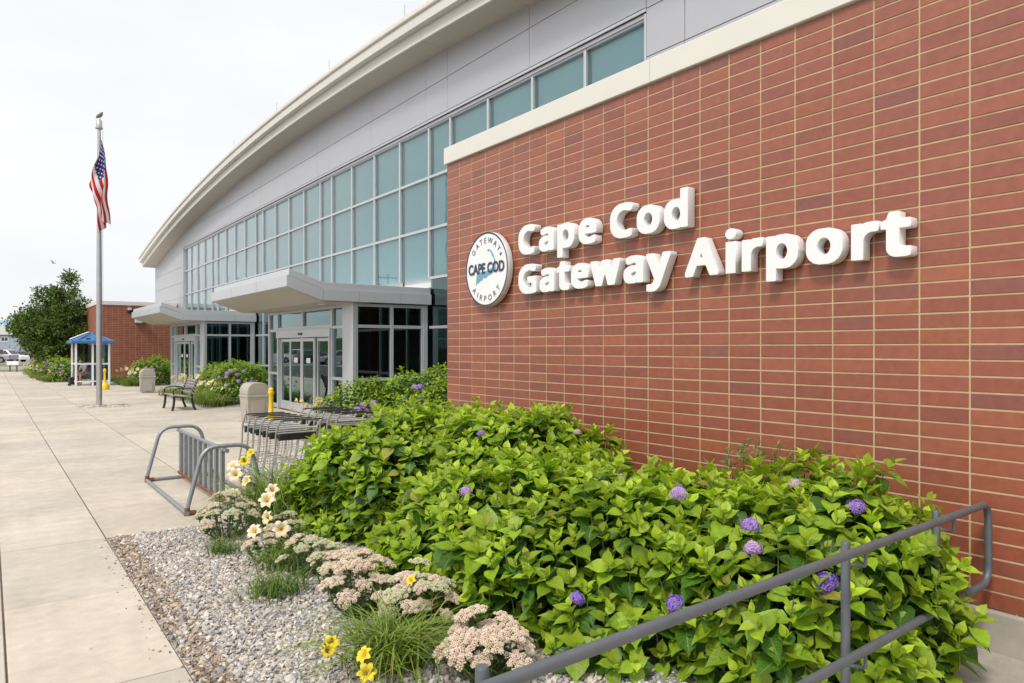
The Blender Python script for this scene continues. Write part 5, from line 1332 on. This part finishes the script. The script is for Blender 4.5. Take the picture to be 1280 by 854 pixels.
# ------------------------------------------------------------------ beyond the walk: sign board, cars, buildings, poles
RZV = math.atan2(-.5927, .8054)
t = thing('sign_board', 'small blank white board on two brown posts at the end of the walk', 'sign', (1.53, 66.7, 0), RZV)
b = MB(); b.box(-.46, .46, -.03, .03, .52, .82); b.build('board', 'white', t, bevel=.01)
for x in (-.26, .26):
    b = MB(); b.box(x - .04, x + .04, .035, .10, -.1, .78); b.build('post', 'wood', t)
def car(label, kind, paint, loc, rz, group='cars parked in the lot'):
    t = thing('parked_car', label, 'car', loc, rz, group)
    Wd = .90
    if kind == 'suv':
        body = [(-2.28, .32), (-2.30, .78), (-2.22, 1.0), (.95, 1.02), (2.05, .92), (2.25, .74), (2.28, .34)]
        cab = (-2.18, .98, -1.98, .18, 1.02, 1.66)
    elif kind == 'pickup':
        body = [(-2.65, .42), (-2.66, 1.02), (-.75, 1.02), (1.2, 1.06), (2.45, 1.0), (2.62, .80), (2.62, .42)]
        cab = (-.85, 1.2, -.72, .55, 1.06, 1.78)
    else:
        body = [(-2.25, .30), (-2.27, .72), (-2.1, .90), (.95, .90), (2.05, .78), (2.25, .62), (2.25, .32)]
        cab = (-1.85, 1.05, -1.15, .25, .90, 1.42)
    wx = (-1.38, 1.42) if kind != 'pickup' else (-1.6, 1.72); wr = .36 if kind != 'car' else .32
    lo = [p for p in body]; poly = [lo[0]] + lo[1:]
    # wheel arches cut in the sill line, front to back
    low = lo[-1][1]; arches = []
    for x in (wx[1], wx[0]):
        arches += [(x + (wr + .06) * math.cos(a), max(low, wr + (wr + .06) * math.sin(a))) for a in [math.pi * k / 8 for k in range(9)]]
    b = MB(); b.prism(poly + arches, 'y', -Wd, Wd); bd = b.build('body', paint, t, bevel=.05, seg=3, smooth=True)
    x0, x1, u0, u1, z0, z1 = cab; wt = Wd - .17
    b = MB()
    b.add([(x0, -Wd + .05, z0), (x1, -Wd + .05, z0), (x1, Wd - .05, z0), (x0, Wd - .05, z0), (u0, -wt, z1), (u1, -wt, z1), (u1, wt, z1), (u0, wt, z1)], [(0, 3, 2, 1), (4, 5, 6, 7), (0, 1, 5, 4), (1, 2, 6, 5), (2, 3, 7, 6), (3, 0, 4, 7)])
    b.build('cabin', paint, t, bevel=.05, seg=2, smooth=True)
    def quad(nm, pts, th, mat):
        m = MB(); P = [Vector(p) for p in pts]; nrm = (P[1] - P[0]).cross(P[2] - P[0]).normalized() * th
        m.add([p - nrm for p in P] + [p + nrm for p in P], [(0, 1, 2, 3), (7, 6, 5, 4), (0, 4, 5, 1), (1, 5, 6, 2), (2, 6, 7, 3), (3, 7, 4, 0)]); return m.build(nm, mat, t)
    def L(a, b_, k): return a + (b_ - a) * k
    for s in (-1, 1):
        def P(kx, kz): return (L(L(x0, x1, kx), L(u0, u1, kx), kz), s * L(Wd - .05, wt, kz), L(z0, z1, kz))
        for a, c in (((.08, .48), (.06, .48)), ((.52, .90), (.52, .92))): quad('window', [P(a[0], .1), P(a[1], .1), P(c[1], .86), P(c[0], .86)], .014, 'carglass')
        for x in wx:
            m = MB(); m.tube([(x, s * (Wd - .22), wr), (x, s * (Wd - .02), wr)], wr, 22); w = m.build('wheel', 'tyre', t, smooth=True)
            m = MB(); m.tube([(x, s * (Wd - .03), wr), (x, s * (Wd - .005), wr)], wr * .62, 16); m.build('rim', 'galv', w, smooth=True)
        m = MB(); m.box(body[-2][0] - .16, body[-2][0] + .01, s * .62 - .16, s * .62 + .16, body[-2][1] - .06, body[-2][1] + .08); m.build('headlight', 'lampclear', t, bevel=.02)
        m = MB(); m.box(body[1][0] - .015, body[1][0] + .10, s * .74 - .1, s * .74 + .1, .72, .98); m.build('taillight', 'lampred', t, bevel=.02)
    def Q(ky, kz, xb, xt): return (L(xb, xt, kz), L(-Wd + .05, -wt, kz) * ky, L(z0, z1, kz))
    quad('windscreen', [Q(.86, .1, x1, u1), Q(-.86, .1, x1, u1), Q(-.86, .9, x1, u1), Q(.86, .9, x1, u1)], .014, 'carglass')
    quad('rear_window', [Q(.86, .15, x0, u0), Q(-.86, .15, x0, u0), Q(-.86, .88, x0, u0), Q(.86, .88, x0, u0)], .014, 'carglass')
    return t
car('white estate car parked behind the silver pickup, bonnet to the right', 'suv', 'carwhite', (2.25, 117.4, -.08), RZV)
car('silver pickup truck parked nearest in the far lot, tail to the right', 'pickup', 'carsilver', (.55, 113.6, -.08), RZV + math.pi)
car('dark car parked right of the white one, under the tree edge', 'car', 'cardark', (4.3, 125.8, -.08), RZV + .2)
car('dark estate car parked behind the white one', 'suv', 'cardark', (-.2, 123.5, -.08), RZV)
for i, (y, k, p, lab) in enumerate(((78., 'suv', 'carsilver', 'silver car in the lot across the road, mirrored in the door glass'), (81.3, 'car', 'carwhite', 'white car in the lot across the road, mirrored in the door glass'), (84.6, 'suv', 'cardark', 'black car in the lot across the road, mirrored in the door glass'), (88., 'car', 'carred', 'red car in the lot across the road, mirrored in the door glass'), (91.4, 'pickup', 'carwhite', 'white pickup in the lot across the road, mirrored in the door glass'), (94.8, 'suv', 'carsilver', 'second silver car in the lot across the road, mirrored in the door glass'))):
    car(lab, k, p, (-18 - (i % 2) * 1.2, y, -.10), rnd.choice((0, math.pi)) + rnd.uniform(-.05, .05), 'cars mirrored in the entrance glass')
e = Vector((.8054, -.5927, 0)); f = Vector((.5927, .8054, 0))
t = thing('grey_building', 'long grey-blue building with pale roof and one small white window behind the cars', 'building', (2.5, 172, 0), RZV)
b = MB(); b.box(-14, 9, 0, 9, -.2, 4.5); b.build('wall', 'greywall', t)
b = MB(); b.prism([(-.5, 4.45), (9.5, 4.45), (4.6, 6.3)], 'x', -14.3, 9.3); b.build('roof', 'greyroof', t)
for x in (.2, -6., 6.):
    b = MB(); b.box(x - .75, x + .75, -.08, -.002, 3.05, 4.05); w = b.build('window', 'white', t)
    b = MB(); b.box(x - .62, x - .05, -.10, -.083, 3.2, 3.9); b.box(x + .05, x + .62, -.10, -.083, 3.2, 3.9); b.build('pane', 'carglass', w)
b = MB(); b.box(.75, 1.15, -.06, -.002, 1.9, 2.7); b.build('wall_plate', 'blueroof', t)
t = thing('blue_roofed_building', 'low building with pale blue roof rising behind the grey building', 'building', (0, 205, 0), RZV)
b = MB(); b.box(-30, 9, 0, 14, -.2, 6.6); b.build('wall', 'greywall', t)
b = MB(); b.prism([(-.5, 6.55), (14.5, 6.55), (13, 8.3), (1.5, 8.3)], 'x', -30.5, 9.5); b.build('roof', 'blueroof', t)
t = thing('lamp_post', 'tall thin pole with a short arm beyond the cars', 'lamp post', (4.0, 133.6, -.1), RZV)
b = MB(); b.tube([(0, 0, 0), (0, 0, 8.3)], [.13, .09], 10); b.build('pole', 'slat', t)
b = MB(); b.tube([(0, 0, 8.2), (-.7, 0, 8.35)], .04, 6); b.box(-1.1, -.6, -.12, .12, 8.28, 8.40); b.build('lamp_head', 'slat', t)
b = MB(); b.tube([(.0, 0, 6.5), (-.5, 0, 6.55)], .035, 6); b.build('arm', 'slat', t)
t = thing('power_pole', 'timber power pole with crossarms, mirrored in the entrance transoms', 'pole', (-30., 98, -.1))
b = MB(); b.tube([(0, 0, 0), (0, 0, 13)], [.18, .12], 10); b.build('pole', 'wood', t)
for z in (11.2, 12.3):
    b = MB(); b.box(-1.6, 1.6, -.07, .07, z, z + .16); c = b.build('crossarm', 'wood', t)
    for x in (-1.5, -.8, .8, 1.5):
        b = MB(); b.lathe([(.05, 0), (.06, .1), (.03, .22)], 8, c=(x, 0, z + .16)); b.build('insulator', 'bin', c)
def hill():
    b = MB(); n = 60; vs = []
    for k in range(n + 1):
        x = -700 + 1400 * k / n; h = 7 + 4 * mnoise.noise((x * .01, 3, 1)) + 2 * mnoise.noise((x * .05, 1, 1))
        vs += [(x, 620 - 40, -1), (x, 640, h), (x, 700, -1)]
    b.add(vs, [(3 * k + s, 3 * k + 3 + s, 3 * k + 4 + s, 3 * k + 1 + s) for k in range(n) for s in (0, 1)]); return struct(b.build('low_hill', 'ground', smooth=True))
hill()
def tree_belt():
    n = 160; V = []
    for k in range(n + 1):
        c = (-246, -150 + 410 * k / 100) if k <= 100 else (-246 + 228 * (k - 100) / 60, 260 + 6 * math.sin((k - 100) / 9)); nx = (1, 0) if k <= 100 else (0, -1); y = c[0] + c[1]
        h = 6 + 3 * mnoise.noise((y * .05, 1, 7)) + 1.6 * mnoise.noise((y * .3, 2, 7))
        for q in range(7):
            a = math.pi * q / 6; o_ = 9 * math.cos(a) + 1.5 * mnoise.noise((y * .4, q, 3)); V.append((c[0] + nx[0] * o_, c[1] + nx[1] * o_, -.2 + h * math.sin(a) * (1 + .15 * mnoise.noise((y * .6, q, 9)))))
    I = np.arange((n + 1) * 7).reshape(n + 1, 7); Fq = np.stack([I[:-1, :-1], I[1:, :-1], I[1:, 1:], I[:-1, 1:]], -1).reshape(-1, 4)
    g = np.random.default_rng(3); C = np.array((.05, .085, .025)) * g.uniform(.6, 1.3, (len(V), 1))
    o = fast_mesh('tree_belt', np.array(V), Fq, 'fol', col=C); tag(o, 'far belt of dark trees behind the lot, mirrored in the entrance glass', 'trees', kind='stuff')
tree_belt()

# ------------------------------------------------------------------ sky, sun, camera
SUN_EL = R(52); sd = Vector((-.93, -.36, 0)).normalized()
w = bpy.data.worlds.new('World'); SC.world = w; w.use_nodes = True
nt = w.node_tree; bg = nt.nodes['Background']
sky = nd(nt, 'ShaderNodeTexSky', sky_type='NISHITA'); sky.sun_disc = False; sky.sun_elevation = SUN_EL; sky.sun_rotation = math.atan2(sd.x, sd.y)
sky.air_density = 1.; sky.dust_density = 2.; sky.ozone_density = 1.
tc = nd(nt, 'ShaderNodeTexCoord')
mp = nd(nt, 'ShaderNodeMapping'); mp.inputs['Scale'].default_value = (1., 1., 2.6); lk(nt, tc.outputs['Generated'], mp.inputs['Vector'])
n1 = noise_n(nt, 1.7, 7, .55, vec=mp.outputs[0])
cl = ramp_n(nt, n1, .30, .62, (7.25, 7.45, 7.85), (8.45, 8.48, 8.55))
cov = ramp_n(nt, noise_n(nt, 2.1, 5, .5, vec=mp.outputs[0]), .25, .6, (.86, .86, .86), (.97, .97, .97))
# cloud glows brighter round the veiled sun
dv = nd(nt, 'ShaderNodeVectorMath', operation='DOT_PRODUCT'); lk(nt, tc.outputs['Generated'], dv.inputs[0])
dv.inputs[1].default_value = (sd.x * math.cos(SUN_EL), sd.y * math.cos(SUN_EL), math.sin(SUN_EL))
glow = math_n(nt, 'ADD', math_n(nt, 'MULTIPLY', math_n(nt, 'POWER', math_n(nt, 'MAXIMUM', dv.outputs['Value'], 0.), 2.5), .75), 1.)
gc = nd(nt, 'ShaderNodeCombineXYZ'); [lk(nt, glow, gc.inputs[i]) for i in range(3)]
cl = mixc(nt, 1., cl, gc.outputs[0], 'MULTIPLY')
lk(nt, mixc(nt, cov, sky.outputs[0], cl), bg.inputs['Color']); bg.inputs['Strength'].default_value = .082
sl = bpy.data.lights.new('sun', 'SUN'); sl.energy = 1.5; sl.angle = R(10); sl.color = (1., .95, .87)
so = bpy.data.objects.new('sun', sl); COL.objects.link(so)
sv = Vector((sd.x * math.cos(SUN_EL), sd.y * math.cos(SUN_EL), math.sin(SUN_EL)))
so.rotation_euler = (-sv).to_track_quat('-Z', 'Y').to_euler(); so.location = (-20, -10, 30)
cam = bpy.data.cameras.new('camera'); co = bpy.data.objects.new('camera', cam); COL.objects.link(co)
co.location = (0, 0, 1.84); co.rotation_euler = (R(90), 0, -math.atan2(.5927, .8054))
cam.sensor_width = 36; cam.lens = 890 / 1280 * 36; cam.shift_y = 8 / 1280; cam.clip_start = .05; cam.clip_end = 3000
SC.camera = co
vs_ = SC.view_settings; vs_.view_transform = 'Standard'; vs_.look = 'None'; vs_.gamma = 1; vs_.exposure = .58; vs_.use_curve_mapping = False
SC.cycles.max_bounces = 8; SC.cycles.transparent_max_bounces = 16; SC.cycles.glossy_bounces = 4; SC.cycles.diffuse_bounces = 4
